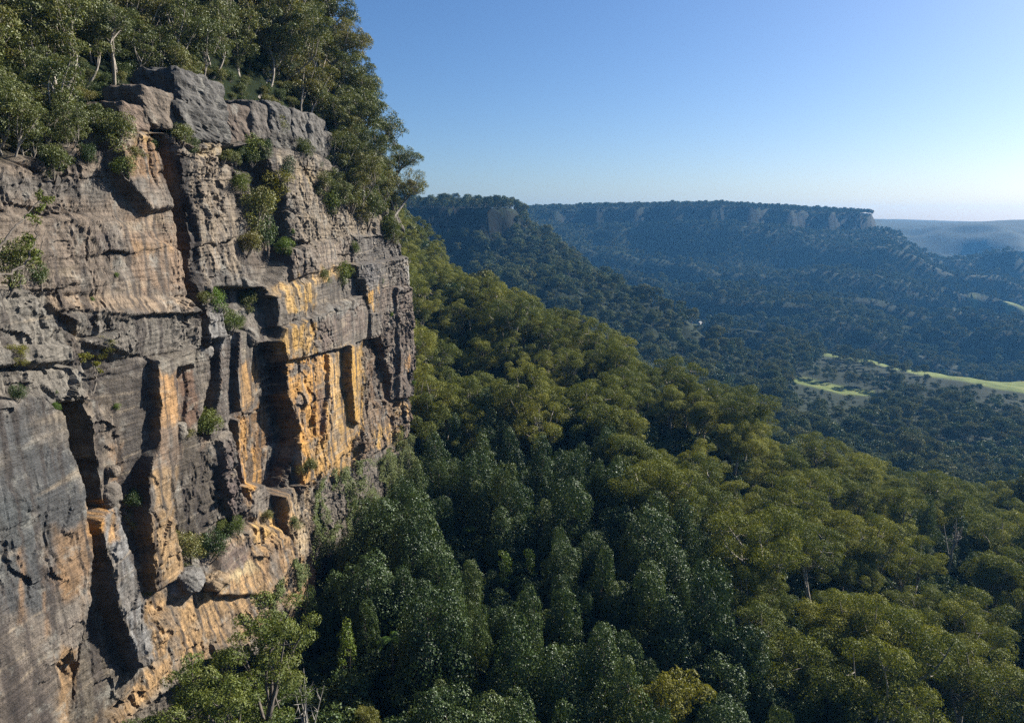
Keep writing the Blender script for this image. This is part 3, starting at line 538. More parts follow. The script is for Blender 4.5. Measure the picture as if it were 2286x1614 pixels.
# solve for the depression z/D so that near and far count alike
RW = np.linalg.solve(_A, np.concatenate([pts[:, 2] / pts[:, 1], np.zeros(3)]))
def ground_z(x, y, rough=True):
    x = np.asarray(x, float); y = np.asarray(y, float); sh = x.shape; x = x.ravel(); y = y.ravel()
    D = np.maximum(np.hypot(x, y), 20.0); az = np.arctan2(x, y); Q = rbf_xy(az, D); out = np.empty(len(Q))
    for i in range(0, len(Q), 20000):
        q = Q[i:i + 20000]; d2 = ((q[:, None] - RP[None]) ** 2).sum(-1)
        out[i:i + 20000] = phi(d2) @ RW[:nP] + RW[nP] + q @ RW[nP + 1:]
    z = out * D
    ppx = CX + F * np.tan(az) * math.cos(PITCH)
    ceil = np.where((ppx < 1175) & (D < 1750), 19.0 - 0.05 * np.maximum(ppx - 1110, 0), np.interp(ppx, [900, 1165, 1450, 1590, 1700, 1840, 1940, 1990, 2040], [34, 34, 45, 48, 37, 24, 20, 60, 400]))
    ceil = np.where((D > 2950) & (ppx > 1955), np.interp(D, [2950, 3200, 3700, 4300], [-60, -170, -170, 2.0]), np.where((D > 4000) & (ppx > 1900), 2.0, ceil)); m_ = D > 700
    z = np.where(m_, -3.0 * np.log(np.exp(-np.clip(z, -900, 300) / 3.0) + np.exp(-ceil / 3.0)), z)      # flat table tops
    # farther spur: nothing rises over its skyline; then the valley, then the far ridge
    rl = ray(ppx, np.interp(ppx, [1940, 1960, 2000, 2060, 2150, 2286, 2600], [478, 494, 514, 543, 575, 613, 700])); tl = rl[:, 2] / np.hypot(rl[:, 0], rl[:, 1]) * D - 13
    z = np.where((ppx > 1950) & (D > 1500) & (D < 2950), np.minimum(z, tl), z)
    # cliff bands under the rims
    for zr, hb, d0, d1, p0, p1 in ((np.where(ppx < 1175, 19.0, -900), 52.0, 1050, 1350, 500, 1178), (np.interp(ppx, [1165, 1450, 1590, 1700, 1840, 1940], [34, 45, 48, 37, 24, 20]), 64.0, 2200, 3000, 1190, 1958)):
        q = (D > d0) & (D < d1) & (ppx > p0) & (ppx < p1) & (z < zr) & (z > zr - hb)
        zr_, t_ = np.broadcast_to(zr, z.shape)[q], ((z - zr + hb) / hb)[q]; jag = .10 * vnoise(x[q] * .02, y[q] * .02, 57)
        w_ = (sstep(p0, p0 + 90, ppx) * (1 - sstep(p1 - 60, p1, ppx)))[q]; z[q] = z[q] * (1 - w_) + w_ * (zr_ - hb + hb * sstep(.36, .64, t_ + jag))
    if rough:
        a = sstep(520, 1000, D) * (1 - 0.6 * sstep(3500, 7000, D)) * np.clip(-z / 110.0 - 0.15, 0, 1) * (1 - .9 * sstep(1660, 1760, ppx) * sstep(700, 800, D) * (1 - sstep(1300, 1450, D)))
        al, ac = 0.88 * x - 0.47 * y, 0.47 * x + 0.88 * y + 60 * vnoise(x * .003, y * .003, 50)   # spurs run out from the scarp
        z = z + a * (135 * (ridged(al * 0.0009, ac * 0.0032, 51, 2) - 0.64) + 24 * (ridged(al * 0.004, ac * 0.008, 53, 2) - 0.6)) + sstep(60, 160, D) * 1.6 * fbm(x * 0.03, y * 0.03, 52, 3)
    # stays under the near wall
    s = x * DV[0] + y * DV[1]; u = x * NV[0] + y * NV[1] - CC
    foot = -62 - 12 * sstep(76, 106, s) + 16 * sstep(125, 190, s)
    m = (s < 200); z = np.where(m & (u < 6), np.minimum(z, foot + 0.25 * np.maximum(u, -8)), z)
    return z.reshape(sh)
NA, NR = 430, 520
azg = np.radians(np.linspace(-52, 62, NA)); rg = np.exp(np.linspace(math.log(22), math.log(6200), NR))
AZ, RR = np.meshgrid(azg, rg, indexing='ij'); GX, GY = RR * np.sin(AZ), RR * np.cos(AZ); GZ = ground_z(GX, GY)
gpx, gpy, _ = project(np.stack([GX, GY, GZ], -1).reshape(-1, 3)); gpx = gpx.reshape(GX.shape); gpy = gpy.reshape(GX.shape)
# pasture clearings: outline in the photograph and the range of distances they lie at
PASTURE = [([(1800, 785), (1850, 788), (1950, 804), (2050, 825), (2150, 836), (2250, 848), (2500, 866), (2500, 900), (2250, 874), (2150, 851), (2050, 837), (1950, 813), (1850, 796)], 950, 1330),
           ([(1750, 838), (1810, 846), (1880, 862), (1950, 872), (1960, 886), (1880, 880), (1780, 856)], 800, 1200),
           ([(2160, 664), (2300, 676), (2500, 680), (2500, 694), (2290, 688), (2170, 674)], 1500, 2400),
           ([(1545, 706), (1580, 708), (1580, 728), (1545, 724)], 850, 1500)]
def pasture(px, py, D):
    g = np.zeros(px.shape)
    for poly, a, b in PASTURE:
        P = np.array(poly, float); m = (D > a * .8) & (D < b) & (px > P[:, 0].min() - 20) & (px < P[:, 0].max() + 20) & (py > P[:, 1].min() - 20) & (py < P[:, 1].max() + 20)
        if m.any(): g[m] = np.maximum(g[m], 1 - sstep(-3, 2, poly_sd(px[m], py[m], P)))
    return g
GRASS = pasture(gpx, gpy, RR)
dzr = np.gradient(GZ, axis=1) / np.gradient(RR, axis=1); dza = np.gradient(GZ, axis=0) / (RR * (azg[1] - azg[0])); slope = np.hypot(dzr, dza)
SCARP = sstep(0.9, 1.3, slope) * sstep(500, 700, RR) * sstep(-70, -40, GZ)
terrain = obj('ground', mesh_from('ground', np.stack([GX, GY, GZ], -1).reshape(-1, 3), grid_faces(NA, NR)[:, ::-1], M_GROUND, smooth=True, attrs={'grass': GRASS.ravel(), 'scarp': SCARP.ravel()}),
              kind='structure', label='forest floor sloping from cliff foot down to valley and plateaus')
# canopy skyline per azimuth, to leave out what can never be seen
CAN = np.maximum.accumulate((GZ + np.where(GRASS > .5, 0, 9.0)) / RR, axis=1)
def visible(x, y, ztop, D, slack=0.0):
    az = np.arctan2(x, y); i = np.clip(np.round((az - azg[0]) / (azg[1] - azg[0])).astype(int), 0, NA - 1)
    j = np.clip(np.searchsorted(rg, D * 0.97) - 1, 0, NR - 1); return (ztop + slack) / D > CAN[i, j]
# the steep wooded slope above the wall
NS, NW = 240, 90
ss = np.linspace(24, 215, NS); ww = 100 * np.linspace(0, 1, NW) ** 1.3
SS, WW = np.meshgrid(ss, ww, indexing='ij')
def upper_z(s, w):
    w = np.asarray(w, float)
    lift = np.interp(s, [30, 70, 95, 115, 150, 175, 200], [0.55, 0.7, 0.95, 1.35, 2.2, 2.6, 2.6])
    return z_top(s) - 2.2 + lift * np.minimum(w, 26) + 0.85 * np.maximum(w - 26, 0) + 1.0 * fbm(s * 0.08, w * 0.08, 55, 3)
def upper_u(s, w):
    c = np.maximum(s - S_CORNER, 0); return -6.0 + 3.0 * sstep(128, 160, s) - 0.16 * c ** 1.75 - w
def upper_pos(s, w):
    s = np.asarray(s, float); w = np.asarray(w, float); return cliff_xyz(s, upper_z(s, w), upper_u(s, w))
hill = obj('hillside', mesh_from('hillside', upper_pos(SS, WW).reshape(-1, 3), grid_faces(NS, NW), M_GROUND, smooth=True, attrs={'grass': np.zeros(NS * NW), 'scarp': np.zeros(NS * NW)}),
           kind='structure', label='steep wooded slope rising above the cliff edge')

# ------------------------------------------------------------------ tree and shrub prototypes
def unit(v): return v / (np.linalg.norm(v, axis=-1, keepdims=True) + 1e-9)
def leaves(P, Nrm, L, W, rng, droop=0.3, jit=0.9):
    """one folded-diamond leaf spray per point"""
    n = len(P); nr = unit(Nrm + jit * rng.normal(size=(n, 3)))
    a = unit(np.cross(nr, rng.normal(size=(n, 3))) + np.array([0, 0, -droop])); a = unit(a - (a * nr).sum(1, keepdims=True) * nr)
    b = np.cross(nr, a); l = L * rng.uniform(0.6, 1.35, (n, 1)); w = W * rng.uniform(0.6, 1.35, (n, 1))
    V = np.stack([P - a * l / 2, P + b * w / 2 + nr * w * .12, P + a * l / 2, P - b * w / 2 + nr * w * .12], 1).reshape(-1, 3)
    tint = np.repeat(np.clip(rng.normal(0.5, 0.24, n), 0, 1), 4)
    return V, np.arange(4 * n).reshape(n, 4), tint
def clump_points(c, r, flat, n, rng, up=0.25, inner=0.45):
    d = unit(rng.normal(size=(n, 3)) + np.array([0, 0, up])); rad = (inner + (1 - inner) * rng.uniform(0, 1, (n, 1)) ** 0.5)
    wob = 1 + 0.22 * np.sin(d[:, :1] * 5 + c[0]) * np.cos(d[:, 1:2] * 4 + c[1])
    return c + d * rad * r * wob * np.array([1, 1, flat]), d
def crown_mesh(name, clumps, dens, L, W, rng, mat, flat=0.62, droop=0.3, jit=0.9, up=0.3, inner=0.45, extra=None):
    Ps, Ns, Cl = [], [], []
    for c, r in clumps:
        n = max(6, int(dens * r * r)); p, d = clump_points(np.asarray(c, float), r, flat, n, rng, up, inner); Ps.append(p); Ns.append(d)
        Cl.append(np.full(n, rng.normal(0, 0.16)))
    V, Fq, t = leaves(np.concatenate(Ps), np.concatenate(Ns), L, W, rng, droop, jit)
    t = np.clip(t + np.repeat(np.concatenate(Cl), 4), 0, 1)
    return mesh_from(name, V, Fq, mat, attrs={'tint': t})
def curve(a, b, sag, n, rng, wob=0.12):
    t = np.linspace(0, 1, n)[:, None]; L = np.linalg.norm(b - a); p = a * (1 - t) + b * t + np.array([0, 0, sag]) * L * (t * (1 - t)) * 2
    off = rng.normal(size=3) * wob * L; return p + off * (t * (1 - t)) * 2
def make_euc(seed, H, R, n_limb=5, mat=None, bark=None, fork=0.45, dens=115, L=0.36, W=0.16, csize=1.15, multi=1, lean=0.08, dome=0.55, sides=6):
    rng = np.random.RandomState(seed); acc = Acc(); clumps = []
    for st in range(multi):
        base = np.array([rng.normal() * 0.35, rng.normal() * 0.35, -1.2]) if multi > 1 else np.array([0, 0, -1.5])
        ln = rng.normal(size=2) * lean * H + (rng.normal(size=2) * R * 0.35 if multi > 1 else 0)
        hub = np.array([ln[0], ln[1], fork * H * rng.uniform(0.85, 1.1)]); r0 = 0.020 * H / math.sqrt(multi)
        p = curve(base, hub, 0, 7, rng, 0.06); acc.add(*tube(p, np.linspace(r0 * 1.25, r0 * 0.72, 7), sides + 1))
        for i in range(n_limb):
            az = 2 * math.pi * (i + rng.uniform(-.3, .3)) / n_limb + seed; rr = R * rng.uniform(0.35, 0.86) if i else R * 0.1
            top = H * (1 - dome * 0.5 * (rr / R) ** 2) * rng.uniform(0.84, 0.98)
            e = np.array([ln[0] + rr * math.cos(az), ln[1] + rr * math.sin(az), top - csize * 0.6])
            start = p[rng.randint(4, 7)]
            q = curve(start, e, -0.12 * rr / R, 7, rng, 0.10); acc.add(*tube(q, np.linspace(r0 * 0.55, r0 * 0.14, 7), sides - 1))
            clumps.append((e, csize * rng.uniform(0.85, 1.25)))
            for j in range(rng.randint(4, 7)):
                k = rng.randint(2, 6); d = unit(rng.normal(size=3) * np.array([1, 1, 0.5]) + np.array([0, 0, 0.25])); ll = R * rng.uniform(0.20, 0.48)
                e2 = q[k] + d * ll + np.array([0, 0, 0.1 * ll])
                acc.add(*tube(curve(q[k], e2, -0.1, 4, rng, 0.12), np.linspace(r0 * 0.24, r0 * 0.07, 4), 4))
                clumps.append((e2, csize * rng.uniform(0.65, 1.15)))
    V, Fq = acc.get()
    tr = mesh_from('trunk', V, Fq, bark or M_BARK, smooth=True)
    cr = crown_mesh('crown', clumps, dens, L, W, rng, mat or M_EUC, jit=.5, up=.5, inner=.5)
    return tr, cr
def make_rain(seed, H, R, mat=None, dens=120, L=0.33, W=0.20, lumps=16, conic=0.6):
    """a closed, vine-hung rainforest crown: lumps stacked round a tower"""
    rng = np.random.RandomState(seed); acc = Acc(); clumps = []
    p = curve(np.array([0, 0, -1.5]), np.array([rng.normal() * .5, rng.normal() * .5, H * 0.8]), 0, 6, rng, 0.05)
    acc.add(*tube(p, np.linspace(0.024 * H, 0.008 * H, 6), 6))
    for i in range(lumps):
        f = (i + 0.5) / lumps; z = H * (0.22 + 0.70 * f ** 0.8); rad = R * (1 - conic * f ** 1.3) * rng.uniform(0.45, 0.85)
        az = i * 2.399 + seed + rng.uniform(-.4, .4); c = np.array([rad * math.cos(az), rad * math.sin(az), z])
        r = R * rng.choice([.26, .36, .5, .62]) * rng.uniform(.9, 1.1) * (1.0 - 0.3 * f); clumps.append((c, r))
        acc.add(*tube(curve(p[min(5, int(f * 4) + 1)], c, -0.05, 4, rng), np.linspace(0.006 * H, 0.002 * H, 4), 4))
        if rng.rand() < 0.55:                                   # drape hanging below the lump
            for k in range(rng.randint(1, 4)): clumps.append((c + np.array([rng.normal() * .3, rng.normal() * .3, -0.75 * r * (k + 1)]) + 0.15 * rad * np.array([math.cos(az), math.sin(az), 0]), r * 0.7))
    clumps.append((np.array([p[-1][0], p[-1][1], H * 0.93]), R * 0.34))
    V, Fq = acc.get(); tr = mesh_from('trunk', V, Fq, M_DBARK, smooth=True)
    cr = crown_mesh('crown', clumps, dens, L, W, rng, mat or M_RAIN, flat=1.0, droop=0.5, jit=0.4, up=0.3, inner=0.75)
    return tr, cr
def make_shrub(seed, R, mat, Hf=0.9, dens=170, L=0.27, W=0.12, stems=5):
    rng = np.random.RandomState(seed); acc = Acc(); clumps = []
    for i in range(stems):
        az = rng.uniform(0, 6.28); e = np.array([R * .55 * math.cos(az) * rng.uniform(.3, 1), R * .55 * math.sin(az) * rng.uniform(.3, 1), R * Hf * rng.uniform(0.7, 1.5)])
        acc.add(*tube(curve(np.array([0, 0, -0.5]), e, 0, 5, rng, 0.2), np.linspace(0.045 * R, 0.012 * R, 5), 4)); clumps.append((e, R * rng.uniform(0.36, 0.55)))
        for j in range(2): clumps.append((e * rng.uniform(.5, .95) + rng.normal(size=3) * R * .22, R * rng.uniform(.22, .42)))
    V, Fq = acc.get()
    return mesh_from('stem', V, Fq, M_DBARK, smooth=True), crown_mesh('foliage', clumps, dens, L, W, rng, mat, flat=0.8, inner=0.3)
def make_palm(seed, H=9.0, fronds=15, FL=2.6):
    rng = np.random.RandomState(seed); p = curve(np.array([0, 0, -1.]), np.array([.3, .2, H]), 0, 7, rng, .03); tr = mesh_from('trunk', *tube(p, np.linspace(.2, .13, 7), 7), M_DBARK, smooth=True)
    Vs, Fs, n = [], [], 0
    for i in range(fronds):
        az = 6.283 * i / fronds + rng.uniform(-.2, .2); el = rng.uniform(-0.1, 1.1); t = np.linspace(0, 1, 9)
        d = np.array([math.cos(az), math.sin(az), 0]); q = p[-1] + d * (FL * t * math.cos(el * .6))[:, None] + np.array([0, 0, 1.]) * (FL * (math.sin(el) * t - 0.95 * t * t))[:, None]
        sd = np.cross(d, [0, 0, 1.])
        for k in range(8):
            for sgn in (-1, 1):
                for h in (0, .5):
                    a = q[k] * (1 - h) + q[k + 1] * h; w = 0.55 * math.sin(math.pi * min(1, (k + h + 1) / 9.5)) + .1; tip = a + sd * sgn * w + d * .25 - np.array([0, 0, .35 * w])
                    Vs += [a, a + d * .12, tip]; Fs.append((n, n + 1, n + 2)); n += 3
    V = np.array(Vs); return tr, mesh_from('crown', V, np.array(Fs), M_FERN, attrs={'tint': np.repeat(rng.uniform(0, .7, len(Fs)), 3)})
def make_far(seed, H=15, R=5.0, n=13, dens=9, mat=None, L=1.15, W=0.85):
    rng = np.random.RandomState(seed); cl = []
    for i in range(n):
        rr = R * math.sqrt(rng.rand()) * .8; az = rng.uniform(0, 6.28); cl.append((np.array([rr * math.cos(az), rr * math.sin(az), H * (0.9 - .28 * (rr / R) ** 2) * rng.uniform(.8, 1)]), R * rng.uniform(.26, .42)))
    for i in range(5):
        az = rng.uniform(0, 6.28); cl.append((np.array([R * .5 * math.cos(az), R * .5 * math.sin(az), H * rng.uniform(.35, .55)]), R * .4))
    m = crown_mesh('far_tree', cl, dens, L, W, rng, mat or M_FAR, flat=.75, inner=.55, jit=.6)
    tv, tf = tube(np.array([[0, 0, -1.], [.2, 0, H * .4], [.1, .2, H * .8]]), [.3, .24, .1], 5)
    V = np.empty(len(m.vertices) * 3, np.float32); m.vertices.foreach_get('co', V); V = V.reshape(-1, 3)
    t = np.empty(len(V), np.float32); m.attributes['tint'].data.foreach_get('value', t)
    Fq = np.arange(len(V)).reshape(-1, 4)
    me = mesh_from('far_tree', np.concatenate([V, tv]), np.concatenate([Fq, tf + len(V)]), [mat or M_FAR, M_BARK], np.concatenate([np.zeros(len(Fq)), np.ones(len(tf))]), attrs={'tint': np.concatenate([t, np.zeros(len(tv))])})
    bpy.data.meshes.remove(m); return me
random.seed(7); RNG = np.random.RandomState(77)
EUC = [make_euc(100 + i, H, R, nl, fork=fk, csize=cs) for i, (H, R, nl, fk, cs) in enumerate([(25, 8.2, 7, .46, 2.1), (22, 7.0, 6, .42, 1.9), (27, 9.2, 8, .50, 2.2), (20, 8.4, 7, .38, 2.0), (24, 6.4, 6, .5, 1.8)])]
UMB = [make_euc(130 + i, H, R, nl, fork=.55, csize=2.1, dome=.8, dens=130) for i, (H, R, nl) in enumerate([(22, 8.4, 10), (20, 7.4, 9)])]
SCRUB = [make_euc(160 + i, H, R, nl, mat=M_SCRUB, fork=fk, csize=cs, multi=mu, lean=.14, L=.27, W=.13, dens=150) for i, (H, R, nl, fk, cs, mu) in enumerate([(12, 4.2, 5, .38, 1.15, 2), (10, 3.6, 4, .35, 1.0, 2), (15, 4.8, 7, .45, 1.25, 1), (11, 4.4, 4, .3, 1.1, 3), (14, 3.6, 6, .5, 1.1, 1)])]
RAIN = [make_rain(200 + i, H, R, lumps=n, conic=cn) for i, (H, R, n, cn) in enumerate([(15, 4.6, 17, .45), (18, 4.2, 19, .6), (13, 5.2, 16, .35), (15, 3.8, 15, .6), (16, 5.4, 20, .4), (12, 4.4, 14, .4)])]
SHRUB = [make_shrub(300 + i, 3.0, m) for i, m in enumerate([M_SCRUB, M_SCRUB, M_WATTLE, M_FERN, M_GOLD, M_RAIN])]
FAR = [make_far(400 + i, H, R, n) for i, (H, R, n) in enumerate([(24, 9.6, 17), (22, 8.6, 15), (27, 10.8, 19), (21, 10.0, 16), (23, 7.4, 14)])]
FARR = [make_far(420 + i, H, R, n, mat=M_RAIN, L=.9, W=.8, dens=13) for i, (H, R, n) in enumerate([(20, 8.0, 14), (23, 7.0, 14)])]
PLACED = []       # (root, kind, projected x, y, pixel size)
def place(kind, proto, P, rz, sc, parts=('trunk', 'crown'), tilt=(0, 0), **props):
    r = bpy.data.objects.new(kind, None); COL.objects.link(r); r.empty_display_size = 0.3
    r.location = P; r.rotation_euler = (tilt[0], tilt[1], rz); r.scale = (sc, sc, sc) if isinstance(sc, (int, float)) else sc
    for nm, me in zip(parts, proto):
        o = bpy.data.objects.new(nm, me); COL.objects.link(o); o.parent = r
    for k_, v_ in props.items(): r[k_] = v_
    return r
def jit_grid(x0, x1, y0, y1, sp, rng, j=.42):
    X, Y = np.meshgrid(np.arange(x0, x1, sp), np.arange(y0, y1, sp)); X[1::2] += sp / 2
    return (X + rng.uniform(-j, j, X.shape) * sp).ravel(), (Y + rng.uniform(-j, j, Y.shape) * sp).ravel()
RAINZONE = [(600, 1000), (950, 985), (1060, 960), (1180, 930), (1290, 960), (1420, 1060), (1510, 1180), (1600, 1330), (1760, 1450), (1980, 1700), (300, 1800), (300, 1200)]
RAINPATCH = [(1950, 1150), (2080, 1180), (2230, 1230), (2180, 1260), (2020, 1210)]
def frame_ok(px, py, mx=140, my=140): return (px > -mx) & (px < 2286 + mx) & (py > -my) & (py < 1614 + my)
def cliff_clear(x, y, d):
    s = x * DV[0] + y * DV[1]; u = x * NV[0] + y * NV[1] - CC; c = np.maximum(s - S_CORNER, 0)
    return u > d + np.where(s < 100, 3.0, 1.0) - 0.16 * c ** 1.75
# named trees first (their places are kept free of others): photo position of the crown, height of crown centre, kind
SPECIAL = []
def special(kind, proto, px, py, D, H, sc, label, category, parts=('trunk', 'crown'), rz=0.0, group=None, free=4.0, up=0.72, wpx=60):
    r = ray(px, py); hd = math.hypot(r[0], r[1]); Ds = np.linspace(55, 330, 400); gs_ = ground_z(r[0] / hd * Ds, r[1] / hd * Ds)
    D = Ds[np.argmin(np.abs(r[2] / hd * Ds - gs_ - H * sc * up) + .01 * np.abs(Ds - D))]; x, y = r[0] / hd * D, r[1] / hd * D; g = float(np.interp(D, Ds, gs_))
    h = min(max((r[2] / hd * D - g) / (H * up), .8 * sc), 1.35 * sc)
    o = place(kind, proto, (x, y, g), rz, (sc, sc, h), parts, label=label, category=category); print(label[:30], D, h)
    if group: o['group'] = group
    SPECIAL.append((x, y, free, px, py, D, wpx)); PLACED.append((o, 'landmark', px, py, label)); return o
WATT = [make_euc(500, 32, 7.0, 9, mat=M_WATTLE, bark=M_DBARK, fork=.62, dome=.7, csize=1.3, L=.30, W=.13, dens=200, multi=2), make_euc(501, 25, 8.0, 10, mat=M_WATTLE, bark=M_DBARK, fork=.55, dome=.7, csize=1.4, L=.30, W=.13, dens=200, multi=2)]
BIGEUC = make_euc(520, 24, 7.2, 8, fork=.40, csize=1.5, dens=120); GOLDT = make_euc(530, 14, 5.0, 8, mat=M_GOLD, fork=.4, csize=1.3, dens=95, dome=.9, L=.36, W=.18)
CONE = make_rain(540, 11, 2.2, mat=M_FERN, lumps=14, conic=.85, L=.34, W=.16); PALM = make_palm(550); FERN = make_palm(551, 6.0, 16, 2.2)
special('wattle_tree', WATT[0], 565, 1440, 84, 32, 1.0, 'feathery bright green wattle tree leaning against the orange foot of the cliff', 'tree', free=5, up=.8)
special('wattle_tree', WATT[1], 420, 1610, 68, 25, 1.0, 'broad feathery green wattle tree in the bottom left corner below the cliff', 'tree', free=6, rz=1.2, up=.8)
special('eucalyptus_tree', BIGEUC, 1640, 1150, 118, 24, 1.0, 'large spreading eucalyptus with pale forked trunk rising over the dark rainforest edge', 'tree', free=6, rz=.8)
special('eucalyptus_tree', EUC[2], 1845, 1240, 128, 24, 1.05, 'olive eucalyptus with leaning dark trunk, right of the pale forked one', 'tree', free=5, rz=2.)
special('golden_tree', GOLDT, 1500, 1560, 84, 14, 1.25, 'rounded yellow green tree at the bottom edge among dark rainforest', 'tree', free=4.5)
special('golden_tree', GOLDT, 830, 1600, 76, 14, .5, 'small yellowish tree at the bottom edge, nearest the cliff foot', 'tree', free=3, rz=2.)
special('rainforest_tree', CONE, 775, 1440, 92, 11, 1.0, 'bright green conical young tree standing near the cliff foot', 'tree', free=2.5, up=.6)
special('rainforest_tree', CONE, 1128, 1270, 112, 11, .95, 'left one of two bright green conical trees side by side in the gully', 'tree', free=2.2, rz=1., up=.6)
special('rainforest_tree', CONE, 1182, 1262, 114, 11, .9, 'right one of two bright green conical trees side by side in the gully', 'tree', free=2.2, rz=2., up=.6)
special('palm_tree', PALM, 870, 1425, 88, 9, 1.0, 'cabbage palm with drooping fronds among dark trees near the cliff', 'palm tree', free=2.5, up=1.0)
special('palm_tree', FERN, 1045, 1180, 120, 6, 1.0, 'small bright palm half hidden in the upper rainforest gully', 'palm tree', free=2.0, up=1.0)
special('eucalyptus_tree', UMB[0], 1500, 905, 200, 20, 1.0, 'umbrella crowned bright green eucalyptus, left of three on the spur', 'tree', free=5)
special('eucalyptus_tree', UMB[1], 1575, 930, 196, 18, 1.05, 'umbrella crowned bright green eucalyptus, middle of three on the spur', 'tree', free=5, rz=1.)
special('eucalyptus_tree', UMB[0], 1640, 985, 190, 20, 1.0, 'umbrella crowned bright green eucalyptus, right and lowest of three on the spur', 'tree', free=5, rz=2.2)
special('eucalyptus_tree', UMB[1], 2230, 1290, 190, 18, 1.15, 'bright green umbrella crowned eucalyptus at the right edge of the slope', 'tree', free=5, rz=.5)
special('eucalyptus_tree', EUC[1], 1050, 800, 215, 20, 1.1, 'brownish eucalyptus standing close beyond the corner of the cliff', 'tree', free=5, rz=.5)
SPX = np.array(SPECIAL)
def keep_free(x, y):
    return np.min(np.hypot(x[:, None] - SPX[None, :, 0], y[:, None] - SPX[None, :, 1]) - SPX[None, :, 2], 1) > 0
def hides(px, py, D, r):
    q = np.zeros(len(px), bool)
    for a in SPX: q |= (np.abs(px - a[3]) < a[6] * .75 + r * F / D * .6) & (py > a[4] - a[6] * .6) & (py < a[4] + r * F / D * 1.6) & (D < a[5])
    return q
DEAD = [make_euc(560 + i, H, R, nl, bark=M_STAG, fork=fk, dens=1, L=.1, W=.05)[:1] for i, (H, R, nl, fk) in enumerate([(22, 4.2, 5, .5), (26, 3.4, 4, .6), (18, 4.8, 6, .4)])]
SPX0 = len(SPECIAL)
special('dead_tree', DEAD[2], 705, 1540, 84, 18, .8, 'leafless pale twiggy tree beside the wattles at the cliff foot', 'dead tree', ('trunk',), free=3, wpx=40)
special('dead_tree', DEAD[1], 1192, 950, 190, 26, 1.0, 'tall bare trunk standing at the top of the rainforest gully', 'dead tree', ('trunk',), free=3, rz=2., wpx=24)
special('dead_tree', DEAD[0], 2120, 1180, 220, 22, 1.1, 'pale dead tree far out on the right slope', 'dead tree', ('trunk',), free=3, rz=3., wpx=24)
SPX = np.array(SPECIAL)
# rainforest and eucalypt individuals; what is past 300 of a kind becomes forest
cand = []
for kind, sp, H in (('rain', 6.1, 15.0), ('euc', 9.8, 23.0)):
    x, y = jit_grid(-70, 330, 50, 560, sp, RNG); D = np.hypot(x, y); z = ground_z(x, y)
    px, py, dp = project(np.stack([x, y, z + H * .7], -1))
    inz = (poly_sd(px + 30 * vnoise(x * .08, y * .08, 3), py + 30 * vnoise(x * .08, y * .08, 5), RAINZONE) < 0) | (poly_sd(px, py, RAINPATCH) < 0)
    m = frame_ok(px, py, 120, 160) & (D > 52) & cliff_clear(x, y, np.where((x * DV[0] + y * DV[1] > 98) & (x * DV[0] + y * DV[1] < 168), 5.2, 3.5) if kind == 'rain' else 5.0) & keep_free(x, y) & (inz == (kind == 'rain')) & visible(x, y, z + H, D, 1.5) & (D < 520)
    m &= ~hides(px, py, D, 4.0 if kind == 'rain' else 6.5)
    m &= ~((px < 690) & (py > 1050))                     # the open foot under the wattles
    idx = np.where(m)[0]; idx = idx[np.argsort(D[idx])]; cand.append([(x[i], y[i], z[i], px[i], py[i], D[i]) for i in idx])
n_r, n_e = [len(c) for c in cand]; print('rain, euc candidates', n_r, n_e)
for i, (x, y, z, px, py, D) in enumerate(cand[0][:285]):
    s = RNG.choice([.5, .65, .8, .95, 1.15]) * RNG.uniform(.92, 1.08); o = place('rainforest_tree', RAIN[RNG.randint(len(RAIN))], (x, y, z), RNG.uniform(0, 6.28), (s, s, s ** .5 * RNG.choice([.85, 1.0, 1.2, 1.4])), category='tree', group='dark rainforest trees below the cliff')
    PLACED.append((o, 'rain', px, py, s))
for i, (x, y, z, px, py, D) in enumerate(cand[1][:285]):
    s = RNG.choice([.62, .8, .95, 1.05, 1.2]) * RNG.uniform(.92, 1.08); pr = UMB[RNG.randint(2)] if RNG.rand() < .13 else EUC[RNG.randint(len(EUC))]
    o = place('eucalyptus_tree', pr, (x, y, z), RNG.uniform(0, 6.28), (s, s, s * RNG.uniform(.9, 1.1)), category='tree', group='olive eucalypts on the slope')
    PLACED.append((o, 'euc', px, py, s))
